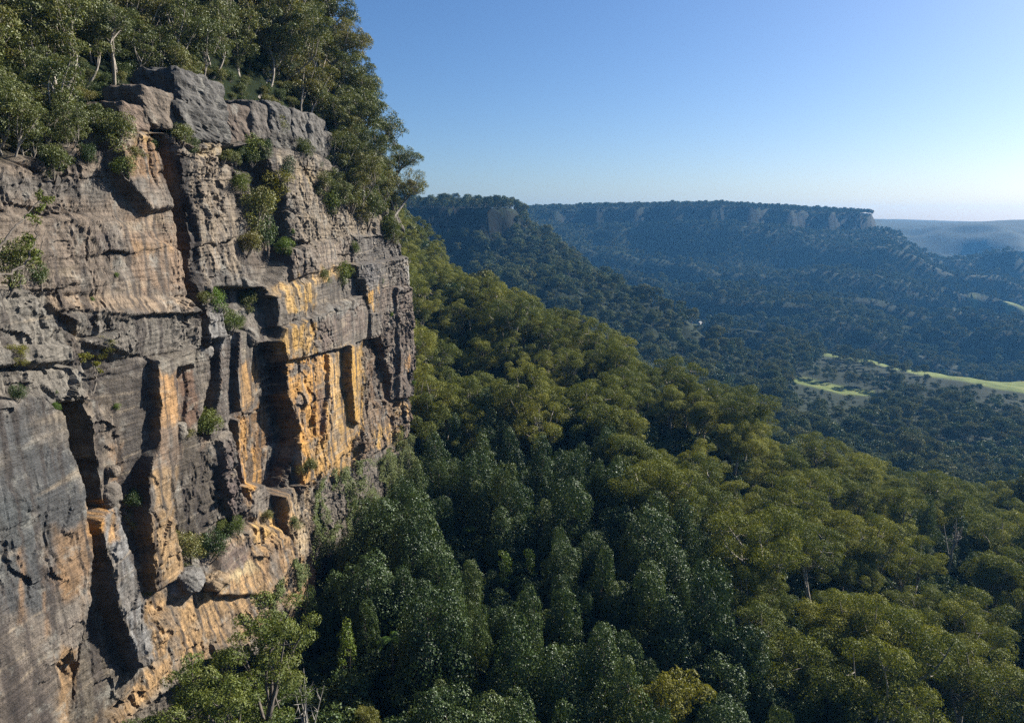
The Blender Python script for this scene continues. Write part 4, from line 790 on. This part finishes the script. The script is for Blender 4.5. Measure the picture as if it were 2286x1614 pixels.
# ------------------------------------------------------------------ forests too far or too many to count: instanced stuff
def forest(name, P, rz, sc, protos, label):
    coll = bpy.data.collections.new(name + '_kinds')
    for i, me in enumerate(protos):
        o = bpy.data.objects.new('%s_kind' % name, me); coll.objects.link(o)
    me = bpy.data.meshes.new(name); P = np.asarray(P, np.float32); me.vertices.add(len(P)); me.vertices.foreach_set('co', P.ravel())
    for k_, a in (('rz', rz), ('sc', sc)):
        at = me.attributes.new(k_, 'FLOAT', 'POINT'); at.data.foreach_set('value', np.asarray(a, np.float32))
    o = obj(name, me, kind='stuff', label=label)
    g = bpy.data.node_groups.new(name, 'GeometryNodeTree')
    g.interface.new_socket('Geometry', in_out='INPUT', socket_type='NodeSocketGeometry'); g.interface.new_socket('Geometry', in_out='OUTPUT', socket_type='NodeSocketGeometry')
    gi = g.nodes.new('NodeGroupInput'); go = g.nodes.new('NodeGroupOutput'); ip = g.nodes.new('GeometryNodeInstanceOnPoints')
    ci = g.nodes.new('GeometryNodeCollectionInfo'); ci.inputs['Collection'].default_value = coll; ci.inputs['Separate Children'].default_value = True; ci.inputs['Reset Children'].default_value = True
    a1 = g.nodes.new('GeometryNodeInputNamedAttribute'); a1.data_type = 'FLOAT'; a1.inputs[0].default_value = 'rz'
    a2 = g.nodes.new('GeometryNodeInputNamedAttribute'); a2.data_type = 'FLOAT'; a2.inputs[0].default_value = 'sc'
    cx = g.nodes.new('ShaderNodeCombineXYZ'); rv = g.nodes.new('FunctionNodeRandomValue'); rv.data_type = 'INT'
    rv.inputs[4].default_value = 0; rv.inputs[5].default_value = len(protos) - 1
    L = g.links.new; L(a1.outputs[0], cx.inputs[2]); L(gi.outputs[0], ip.inputs['Points']); L(ci.outputs[0], ip.inputs['Instance'])
    ip.inputs['Pick Instance'].default_value = True; L(rv.outputs[2], ip.inputs['Instance Index']); L(cx.outputs[0], ip.inputs['Rotation']); L(a2.outputs[0], ip.inputs['Scale']); L(ip.outputs[0], go.inputs[0])
    md = o.modifiers.new('scatter', 'NODES'); md.node_group = g
    return o
def join_parts(pair, name):
    Vs, Fs, mi, ts, n, mats = [], [], [], [], 0, []
    for k_, me in enumerate(pair):
        V = np.empty(len(me.vertices) * 3, np.float32); me.vertices.foreach_get('co', V); V = V.reshape(-1, 3)
        Fq = np.empty(len(me.loops), np.int32); me.loops.foreach_get('vertex_index', Fq); Fq = Fq.reshape(-1, 4)
        t = np.zeros(len(V), np.float32)
        if 'tint' in me.attributes: me.attributes['tint'].data.foreach_get('value', t)
        Vs.append(V); Fs.append(Fq + n); mi.append(np.full(len(Fq), k_)); ts.append(t); n += len(V); mats.append(me.materials[0])
    return mesh_from(name, np.concatenate(Vs), np.concatenate(Fs), mats, np.concatenate(mi), attrs={'tint': np.concatenate(ts)})
rest = np.array(cand[0][285:] + cand[1][285:])[:, :3]
rs = np.array(cand[1][285:])[:, :3]
forest('spur_forest', rs, RNG.uniform(0, 6.28, len(rs)), RNG.uniform(.8, 1.12, len(rs)), [join_parts(EUC[i], 'spur_tree') for i in (0, 1, 3)], 'olive eucalypt forest on the farther spur below the cliff corner')
if n_r > 285:
    rr_ = np.array(cand[0][285:])[:, :3]; forest('gully_forest', rr_, RNG.uniform(0, 6.28, len(rr_)), RNG.uniform(.75, 1.2, len(rr_)), [join_parts(RAIN[i], 'gully_tree') for i in (0, 2)], 'dark rainforest filling the far side of the gully')
x, y = jit_grid(-60, 330, 45, 430, 5.0, RNG); D = np.hypot(x, y); z = ground_z(x, y); px, py, dp = project(np.stack([x, y, z + 3], -1))
q = frame_ok(px, py, 150, 200) & cliff_clear(x, y, .5) & visible(x, y, z + 7, D, 6) & (D > 48)
forest('understory', np.stack([x, y, z - 2.5], -1)[q], RNG.uniform(0, 6.28, q.sum()), RNG.uniform(.26, .46, q.sum()), FARR, 'dark understory filling the gaps between the trees below the cliff')
ZONES = {}
for sp, d0, d1, smin, smax in ((15.0, 330, 900, .5, 1.15), (15.0, 900, 1800, .5, 1.15), (13.5, 1800, 3400, .4, .85)):
    x, y = jit_grid(-1200, 3300, 100, 4200, sp, RNG); D = np.hypot(x, y); az = np.arctan2(x, y)
    m = (D >= d0) & (D < d1) & (az > -.30) & (az < .75); x, y, D = x[m], y[m], D[m]
    z = ground_z(x, y); px, py, dp = project(np.stack([x, y, z + 8], -1)); gx, gy, _ = project(np.stack([x, y, z], -1))
    e = 4.0; sl = np.hypot(ground_z(x + e, y, True) - z, ground_z(x, y + e, True) - z) / e
    m = frame_ok(px, py, 160, 60) & visible(x, y, z + 18, D, 2.0) & (pasture(gx, gy, D) < .4) & (pasture(px, py, D / .95) < .5) & ((sl < 1.2 + 1.2 * RNG.rand(len(x))) | (z < -60)) & cliff_clear(x, y, 6)
    m &= (D > 520) | ~((px < 2500) & (D < 520) & np.isin(np.arange(len(x)), []) )
    if d0 == 330:   # where the spur's own trees stand, leave it to them
        m &= visible(x, y, z + 18, D, 1.0)
    dens_ = vnoise(x * .012, y * .012, 88); near_g = pasture(gx, gy + 25, D) + pasture(gx, gy - 14, D)
    m &= ~((near_g > .3) & (RNG.rand(len(x)) < .55))
    nm = np.where(D > 1800, 'plateau_forest', np.where((px < 1560) & (py < 860), 'headland_forest', 'valley_forest'))
    low = (pasture(px, py - 15 * F / D, D / .9) > .3) | (pasture(px, py - 21 * F / D, D / .88) > .3) | (pasture(px, py - 10 * F / D, D / .93) > .3)
    for k_ in np.unique(nm):
        q = m & (nm == k_); ZONES.setdefault(k_, []).append(np.stack([x[q], y[q], z[q], RNG.uniform(smin, smax, q.sum()) * np.where(low[q], .42, 1.0)], -1))
LAB = {'plateau_forest': 'blue hazed forest on the scarps and top of the plateau', 'headland_forest': 'grey green forest on the headland slope', 'valley_forest': 'forest of rounded crowns on the valley ridges'}
for k_, L_ in ZONES.items():
    A = np.concatenate(L_); print(k_, len(A)); forest(k_, A[:, :3], RNG.uniform(0, 6.28, len(A)), A[:, 3], FAR + (FARR if k_ != 'plateau_forest' else []), LAB[k_])

_flatpx, _flatpy, _flatP = pxC.ravel(), pyC.ravel(), PC.reshape(-1, 3); _dep = _flatP @ FWD
def wall_point(px, py, rad=7):
    m = np.where((np.abs(_flatpx - px) < rad) & (np.abs(_flatpy - py) < rad))[0]
    if len(m) == 0: return None
    return _flatP[m[np.argmin(_dep[m])]]

# ------------------------------------------------------------------ trees and shrubs on the slope above the wall
x, y = jit_grid(28, 205, 0.5, 52, 4.6, RNG); P = upper_pos(x, y); px, py, dp = project(P + np.array([0, 0, 5.0]))
m = frame_ok(px, py, 120, 160); idx = np.where(m)[0]
score = y[idx] * 1.0 + 0.15 * x[idx]; idx = idx[np.argsort(score)]; print('scrub', len(idx))
for i in idx[:290]:
    if y[i] < 6.5 and 80 < x[i] < 140: continue
    s = RNG.uniform(.7, 1.15) * (1.0 if y[i] > 4 else .8) * (1.35 if x[i] > 120 else 1.1)
    o = place('cliff_top_tree', SCRUB[RNG.randint(len(SCRUB))], P[i] - np.array([0, 0, .3]), RNG.uniform(0, 6.28), s, tilt=(RNG.uniform(-.12, .12), RNG.uniform(.35, .6) if x[i] > 130 and y[i] < 14 else RNG.uniform(0, .22)), category='tree', group='scrubby trees above the cliff edge')
    PLACED.append((o, 'scrub', px[i], py[i], s))
for i, (qx, qy, sc) in enumerate([(770, 480, .8), (812, 505, .85), (850, 520, .8), (880, 540, .75), (905, 562, .7), (835, 455, 1.0), (868, 470, 1.0), (893, 500, .9), (760, 350, .9), (800, 400, 1.0), (780, 440, .8), (720, 300, .9), (840, 410, 1.0), (870, 430, 1.0), (10, 352, .6), (45, 340, .7), (80, 345, .5), (115, 330, .7), (150, 325, .6), (185, 310, .55), (25, 318, .8), (70, 305, .8), (130, 295, .75), (-40, 330, .8)]):
    p_ = wall_point(qx, qy, 12)
    if p_ is None: continue
    p_ = p_ - NV * .6; o = place('cliff_top_tree', SCRUB[i % 5], p_ - np.array([0, 0, 1.0]), i * 1.3, sc, tilt=(0, .25), category='tree', group='scrubby trees above the cliff edge'); PLACED.append((o, 'scrub', qx, qy - 50, sc))
x, y = jit_grid(28, 212, 0.0, 60, 2.1, RNG); P = upper_pos(x, y) - np.array([0, 0, .2]); px, py, dp = project(P); q = frame_ok(px, py, 120, 120)
P, x = P[q], x[q]
forest('undergrowth', P, RNG.uniform(0, 6.28, len(P)), RNG.uniform(.3, .65, len(P)), [join_parts(SHRUB[i], 'undergrowth_kind') for i in (0, 1, 5)], 'low green undergrowth between the trees above the cliff')
# ------------------------------------------------------------------ plants rooted on ledges of the wall
LEDGE = [ # px, py of the root, width px, shrub kind, label
 (130, 410, 62, 0, 'grey green shrub on the upper left ledge beside the cliff edge'), (255, 352, 74, 0, 'dense shrub growing on the orange brow left of the chimney crack'), (290, 405, 52, 2, 'green shrub below the orange brow'),
 (205, 372, 40, 5, 'small dark bush on the bench at upper left'), (415, 330, 56, 1, 'spiky shrub at the head of the chimney crack'), (440, 352, 34, 5, 'dark fern under the square capstone'), (508, 292, 30, 4, 'yellow tuft beside the square capstone'),
 (550, 362, 72, 2, 'yellow green shrub at the top of the overgrown gully'), (610, 318, 52, 0, 'round shrub below the row of capstones'), (600, 372, 44, 5, 'dark bush in the upper gully'), (545, 432, 50, 2, 'round green bush on the left side of the gully'),
 (612, 452, 64, 4, 'pale yellow leaved small tree in the middle of the gully'), (570, 520, 84, 0, 'tall dark shrub filling the lower gully'), (602, 562, 72, 5, 'dark green bush at the gully mouth'), (558, 575, 60, 1, 'grey green shrub at the gully mouth, left'), (630, 570, 40, 3, 'bright shrub right of the gully mouth'),
 (650, 402, 48, 5, 'dark bush under the pale overhang'), (668, 300, 44, 4, 'yellowish bush among the capstones'), (690, 362, 40, 0, 'small shrub below the rightmost capstones'), (720, 440, 44, 0, 'grey shrub on the stepped ledges right of the gully'), (748, 480, 62, 2, 'leafy shrub on the stepped ledges'),
 (790, 470, 66, 1, 'broad shrub near the white stained rocks'), (830, 505, 66, 0, 'shrub on the ledge end near the cliff corner'), (870, 545, 60, 2, 'green shrub on the corner of the upper tier'), (760, 420, 50, 1, 'shrub beside the white stained rocks'),
 (505, 706, 60, 3, 'bright lime green shrub at the foot of the chimney crack'), (520, 738, 56, 2, 'darker green shrub under the lime green one'), (560, 705, 40, 0, 'twiggy shrub right of the lime green one'), (470, 690, 36, 1, 'grassy tuft in the shade of the chimney'),
 (452, 968, 66, 2, 'feathery green shrub on the ledge above the dark recess'), (425, 985, 36, 1, 'small grey tuft on the ledge beside the feathery shrub'), (772, 640, 56, 2, 'green cushion shrub on the ledge above the gold band'), (735, 652, 40, 0, 'grey shrub on the ledge above the gold band'),
 (242, 800, 40, 4, 'pale yellow sapling on the shaded wall'), (40, 818, 40, 4, 'orange tinged bush on the near grey blocks'), (135, 880, 16, 3, 'tiny bright tuft on top of the near buttress'), (142, 912, 26, 3, 'small green cushion on the near buttress brow'), (45, 905, 34, 5, 'dark cushion plant on the near buttress, far left'),
 (30, 648, 90, 0, 'low bush on the ledge at the left edge'), (100, 640, 54, 5, 'dark low bush beside the left edge bush'), (215, 668, 14, 3, 'tiny green tuft under the tan overhang'), (265, 625, 16, 3, 'tiny green tuft in a vertical crack'),
 (880, 712, 18, 3, 'tiny bright green plant on the dark end wall'), (862, 640, 22, 3, 'small green plant under the cliff corner'), (930, 862, 14, 3, 'tiny bright plant low on the cliff corner'), (797, 575, 30, 2, 'small shrub in the notch above the ledge'), (660, 522, 18, 3, 'tiny yellow tuft on the upper tier'),
 (440, 1262, 70, 0, 'grey green shrub on the lower ledge under the orange pillar'), (475, 1250, 60, 5, 'dark shrub on the lower ledge right of the pillar foot'), (425, 1290, 44, 1, 'twiggy shrub hanging below the lower ledge'), (535, 1190, 44, 2, 'green shrub at the top of the broken lower band'), (600, 1160, 30, 1, 'small tuft on the broken lower band'),
 (265, 925, 22, 3, 'green tuft on the second grey rib'), (300, 1190, 40, 0, 'shrub hanging on the shaded wall behind the slab'), (310, 1130, 36, 5, 'dark shrub on the shaded wall above the slab'), (690, 1062, 40, 1, 'grassy tuft at the lip of the gold face'), (660, 1180, 34, 1, 'dry tuft on the pale lower edge'),
 (900, 1000, 44, 0, 'shrub at the foot of the cliff corner'), (500, 1180, 30, 2, 'small green plant in the foot of the dark recess'), (345, 1330, 30, 1, 'dry tuft at the foot of the orange pillar'), (120, 395, 46, 5, 'dark bush behind the upper left shrub'), (320, 372, 40, 1, 'grey tuft right of the orange brow')]
for i, (px, py, w, kd, lab) in enumerate(LEDGE):
    p = wall_point(px, py)
    if p is None: continue
    sc = w / F * float(p @ FWD) / 6.0 * (1.4 if w > 28 else 1.1)
    o = place('shrub', SHRUB[kd], p - NV * .2, i * 1.7, (sc, sc, sc * (1.25 if kd in (0, 5) else 1.0)), ('stem', 'foliage'), tilt=(0.0, 0.25), label=lab, category='shrub', group='shrubs rooted on the cliff')
    PLACED.append((o, 'landmark', px, py, lab))
# small tree with a bare forked stem on the near buttress, and a limb reaching in at the left edge
def ledge_tree(name, label, base_px, u, path, clumps, r0, mat, leaf=(.30, .13), dens=260):
    r = ray(*base_px); P0 = r * ((CC + u) / float(r @ NV)); sc = float(P0 @ FWD) / F; acc = Acc(); rng = np.random.RandomState(len(label))
    def off(px, py, du=0.0): q = ray(px, py); return q * ((CC + u + du) / float(q @ NV)) - P0
    root = place(name, (), P0, 0.0, 1.0, label=label, category='tree')
    for pth, ra in path:
        q = np.array([off(*p) for p in pth]); t = np.linspace(0, len(q) - 1, 4 * len(q)); q2 = np.stack([np.interp(t, np.arange(len(q)), q[:, k_]) for k_ in range(3)], 1)
        q2[1:-1] += rng.normal(size=q2[1:-1].shape) * ra * .5; acc.add(*tube(q2, np.linspace(ra, ra * .3, len(q2)), 6))
    obj('trunk', mesh_from('trunk', *acc.get(), M_DBARK, smooth=True), root)
    cl = []
    for px, py, w in clumps:
        for j in range(4): cl.append((off(px + rng.uniform(-.3, .3) * w, py + rng.uniform(-.25, .25) * w, rng.uniform(-.6, .6)), w * sc * rng.uniform(.22, .36)))
    obj('crown', crown_mesh('crown', cl, dens, leaf[0], leaf[1], rng, mat, flat=.7), root); return root
t1 = ledge_tree('eucalyptus_tree', 'young eucalyptus with bare dark curved limb reaching in at the left edge', (-40, 640), 6.0,
  [([(-40, 640), (0, 618), (40, 604), (62, 580), (78, 545), (84, 500)], .17), ([(62, 580), (88, 566), (112, 548)], .07), ([(88, 566), (96, 530), (108, 505)], .05), ([(-10, 570), (10, 540), (34, 505), (60, 480), (95, 440)], .12), ([(40, 604), (70, 590), (85, 575)], .05)],
  [(102, 440, 40), (85, 462, 34), (72, 488, 38), (60, 535, 44), (72, 560, 40), (80, 585, 30), (90, 430, 24)], .17, M_WATTLE)
t2 = ledge_tree('eucalyptus_tree', 'stunted pale tree with twisted bare stem on top of the near buttress', (206, 880), 4.8,
  [([(206, 880), (212, 860), (214, 845), (208, 826), (205, 806)], .14), ([(214, 845), (218, 830), (215, 815)], .07)], [(192, 800, 26), (212, 812, 24), (222, 826, 18), (200, 795, 20)], .14, M_GOLD)
for o in (t1, t2): PLACED.append((o, 'landmark', 0, 0, o['label']))
# hanging creepers over the undercut foot of the wall
def creeper(poly, label, seed, dens=5.0, mat=M_CREEP):
    rng = np.random.RandomState(seed); Pp = np.array(poly, float)
    m = np.where((poly_sd(_flatpx, _flatpy, Pp) < 0))[0]
    if len(m) < 30: return
    near = _dep[m]; m = m[near < np.percentile(near, 90)]; sq, zq = _flatP[m] @ DV, _flatP[m][:, 2]
    m = m[fbm(sq * .16 + seed, zq * .07, seed + 60, 4) > .02 - .25 * vnoise(sq * .9, zq * .12, seed + 61)]
    c = _flatP[m].mean(0); root = place('creeper_curtain', (), c, 0.0, 1.0, label=label, category='creeper'); pick = m[rng.randint(0, len(m), min(16000, max(2500, len(m) * 4)))]
    P = _flatP[pick]; bul = 0.3 + 2.4 * np.clip(fbm(P[:, 1] * .30 + seed, P[:, 2] * .20, seed, 4) + .3, 0, 1.4)
    P = P + NV * (bul * rng.uniform(.4, 1.05, len(P)))[:, None] + rng.normal(size=P.shape) * .12 - c
    V, Fq, t = leaves(P, np.repeat(NV[None], len(P), 0) + np.array([0, 0, .3]), .42, .2, rng, droop=1.6, jit=.55)
    obj('foliage', mesh_from('foliage', V, Fq, mat, attrs={'tint': t}), root)
    for k_ in range(10):
        q = P[rng.randint(len(P))]; obj('vine_stem', mesh_from('vine_stem', *tube(np.array([q, q + [0.1, 0, -1.2], q + [0.1, .1, -2.6]]), [.03, .025, .012], 4), M_DBARK, smooth=True), root)
    PLACED.append((root, 'landmark', Pp[:, 0].mean(), Pp[:, 1].mean(), label))
creeper([(700, 1085), (740, 1050), (800, 1025), (838, 1022), (836, 1150), (790, 1260), (740, 1360), (700, 1400), (694, 1250)], 'grey green curtain of creepers hanging right of the pale cliff foot', 5)
creeper([(840, 1022), (885, 985), (915, 965), (915, 1050), (870, 1110), (842, 1120)], 'short creeper curtain under the far cliff corner', 6)
creeper([(600, 1340), (625, 1275), (660, 1245), (672, 1290), (668, 1400), (640, 1470), (600, 1450)], 'leafy creeper covering rock beside the feathery wattle tree', 7)
# ------------------------------------------------------------------ a farmhouse far off
def house(px, py, D0, D1, size, label, seed):
    r = ray(px, py); hd = math.hypot(r[0], r[1]); Ds = np.linspace(D0, D1, 300); g = ground_z(r[0] / hd * Ds, r[1] / hd * Ds); k_ = np.argmin(np.abs(r[2] / hd * Ds - g - 3)); D = Ds[k_]
    L, W, Hh = size; root = place('farmhouse', (), (r[0] / hd * D, r[1] / hd * D, g[k_] - .5), seed, 1.0, label=label, category='house')
    V = [(x_, y_, z_) for z_ in (0, Hh) for x_, y_ in ((-L / 2, -W / 2), (L / 2, -W / 2), (L / 2, W / 2), (-L / 2, W / 2))] + [(-L / 2, 0, Hh + W * .28), (L / 2, 0, Hh + W * .28)]
    q4 = [(0, 1, 5, 4), (2, 3, 7, 6)]; me = bpy.data.meshes.new('wall'); me.from_pydata(V, [], q4 + [(1, 2, 6, 9, 5), (3, 0, 4, 8, 7)]); me.materials.append(M_WALL); obj('wall', me, root)
    e = .6; zr = Hh + W * .28 + .12; ze = Hh - e * .56 + .12
    V = [(-L / 2 - e, -W / 2 - e, ze), (L / 2 + e, -W / 2 - e, ze), (L / 2 + e, 0, zr), (-L / 2 - e, 0, zr), (L / 2 + e, W / 2 + e, ze), (-L / 2 - e, W / 2 + e, ze)]
    me = bpy.data.meshes.new('roof'); me.from_pydata(V, [], [(0, 1, 2, 3), (3, 2, 4, 5)]); me.materials.append(M_ROOF); obj('roof', me, root)
M_ROOF = bark_mat('white_metal_roof', (0.13, 0.13, 0.125), (0.18, 0.18, 0.17)); M_WALL = bark_mat('weatherboard', (0.35, 0.33, 0.30), (0.45, 0.43, 0.40))
house(1562, 716, 850, 1500, (11, 6, 2.8), 'tiny pale roofed house among trees below the headland', 1.0)
# ------------------------------------------------------------------ labels: each tree by its place next to something one can find
DIRS = ['right of', 'above and right of', 'above', 'above and left of', 'left of', 'below and left of', 'below', 'below and right of']
ORD = ['nearest', 'second', 'third', 'fourth', 'fifth', 'sixth', 'seventh', 'eighth', 'ninth', 'tenth', 'eleventh', 'twelfth']
MARKS = {'rain': [('the bright conical pair', 1155, 1266), ('the cabbage palm', 870, 1425), ('the golden tree', 1500, 1560), ('the lone bright cone', 775, 1440), ('the small bright palm', 1045, 1180), ('the forked eucalypt', 1640, 1150), ('the cliff corner foot', 935, 960), ('the bottom edge centre', 1143, 1614), ('the leaning eucalypt', 1845, 1240)],
         'euc': [('the forked eucalypt', 1640, 1150), ('the leaning eucalypt', 1845, 1240), ('the left umbrella tree', 1500, 905), ('the lowest umbrella tree', 1640, 985), ('the right edge umbrella tree', 2230, 1290), ('the brownish eucalypt', 1050, 800), ('the cliff corner', 945, 760), ('the bottom right corner', 2286, 1614), ('the headland foot', 1100, 600), ('the golden tree', 1500, 1560)],
         'scrub': [('the square capstone', 447, 218), ('the cliff corner top', 925, 560), ('the top left corner', 0, 0), ('the orange brow', 300, 310), ('the capstone row end', 735, 320), ('the white stained rocks', 780, 400), ('the skyline top', 745, 0), ('the left edge ledge', 0, 370), ('the gully head', 560, 320)]}
NOUN = {'rain': 'dark rainforest tree', 'euc': 'olive eucalyptus', 'scrub': 'scrubby cliff top tree'}
SZ = {'rain': (.72, .98), 'euc': (.9, 1.03), 'scrub': (.82, 1.1)}
buckets = {}
for o, kd, px, py, s in PLACED:
    if kd == 'landmark': continue
    d = [(math.hypot(px - a, py - b), nm, a, b) for nm, a, b in MARKS[kd]]; dist, nm, a, b = min(d)
    sec = int(round(math.atan2(-(py - b), px - a) / (math.pi / 4))) % 8
    z = SZ[kd]; size = 'small' if s < z[0] else 'tall' if s > z[1] else 'mid-sized'
    buckets.setdefault((kd, nm, sec, size), []).append((dist, o))
for (kd, nm, sec, size), L_ in buckets.items():
    L_.sort(key=lambda t: t[0])
    for i, (dist, o) in enumerate(L_):
        w = ORD[i] if i < len(ORD) else '%dth' % (i + 1)
        o['label'] = '%s %s %s %s %s' % (w, size, NOUN[kd], DIRS[sec], nm)
# ------------------------------------------------------------------ air
hz = bpy.data.meshes.new('haze'); X0, X1, Y0, Y1, ZB, ZT = -5200, 5900, -400, 6500, -460, 120
Vb = [(x_, y_, z_) for x_ in (X0, X1) for y_ in (Y0, Y1) for z_ in (ZB, ZT)]
hz.from_pydata(Vb, [], [(0, 1, 3, 2), (4, 6, 7, 5), (0, 4, 5, 1), (2, 3, 7, 6), (0, 2, 6, 4), (1, 5, 7, 3)]); hz.update()
mh, nt, nd, lk = node_mat('haze'); pv = N(nt, 'ShaderNodeVolumePrincipled'); pv.inputs['Color'].default_value = (0.15, 0.47, 1.0, 1); pv.inputs['Density'].default_value = 6.2e-5; pv.inputs['Anisotropy'].default_value = 0.2
out = N(nt, 'ShaderNodeOutputMaterial'); lk.new(pv.outputs[0], out.inputs['Volume']); hz.materials.append(mh)
obj('haze', hz, kind='stuff', label='pale blue haze in the valley air')
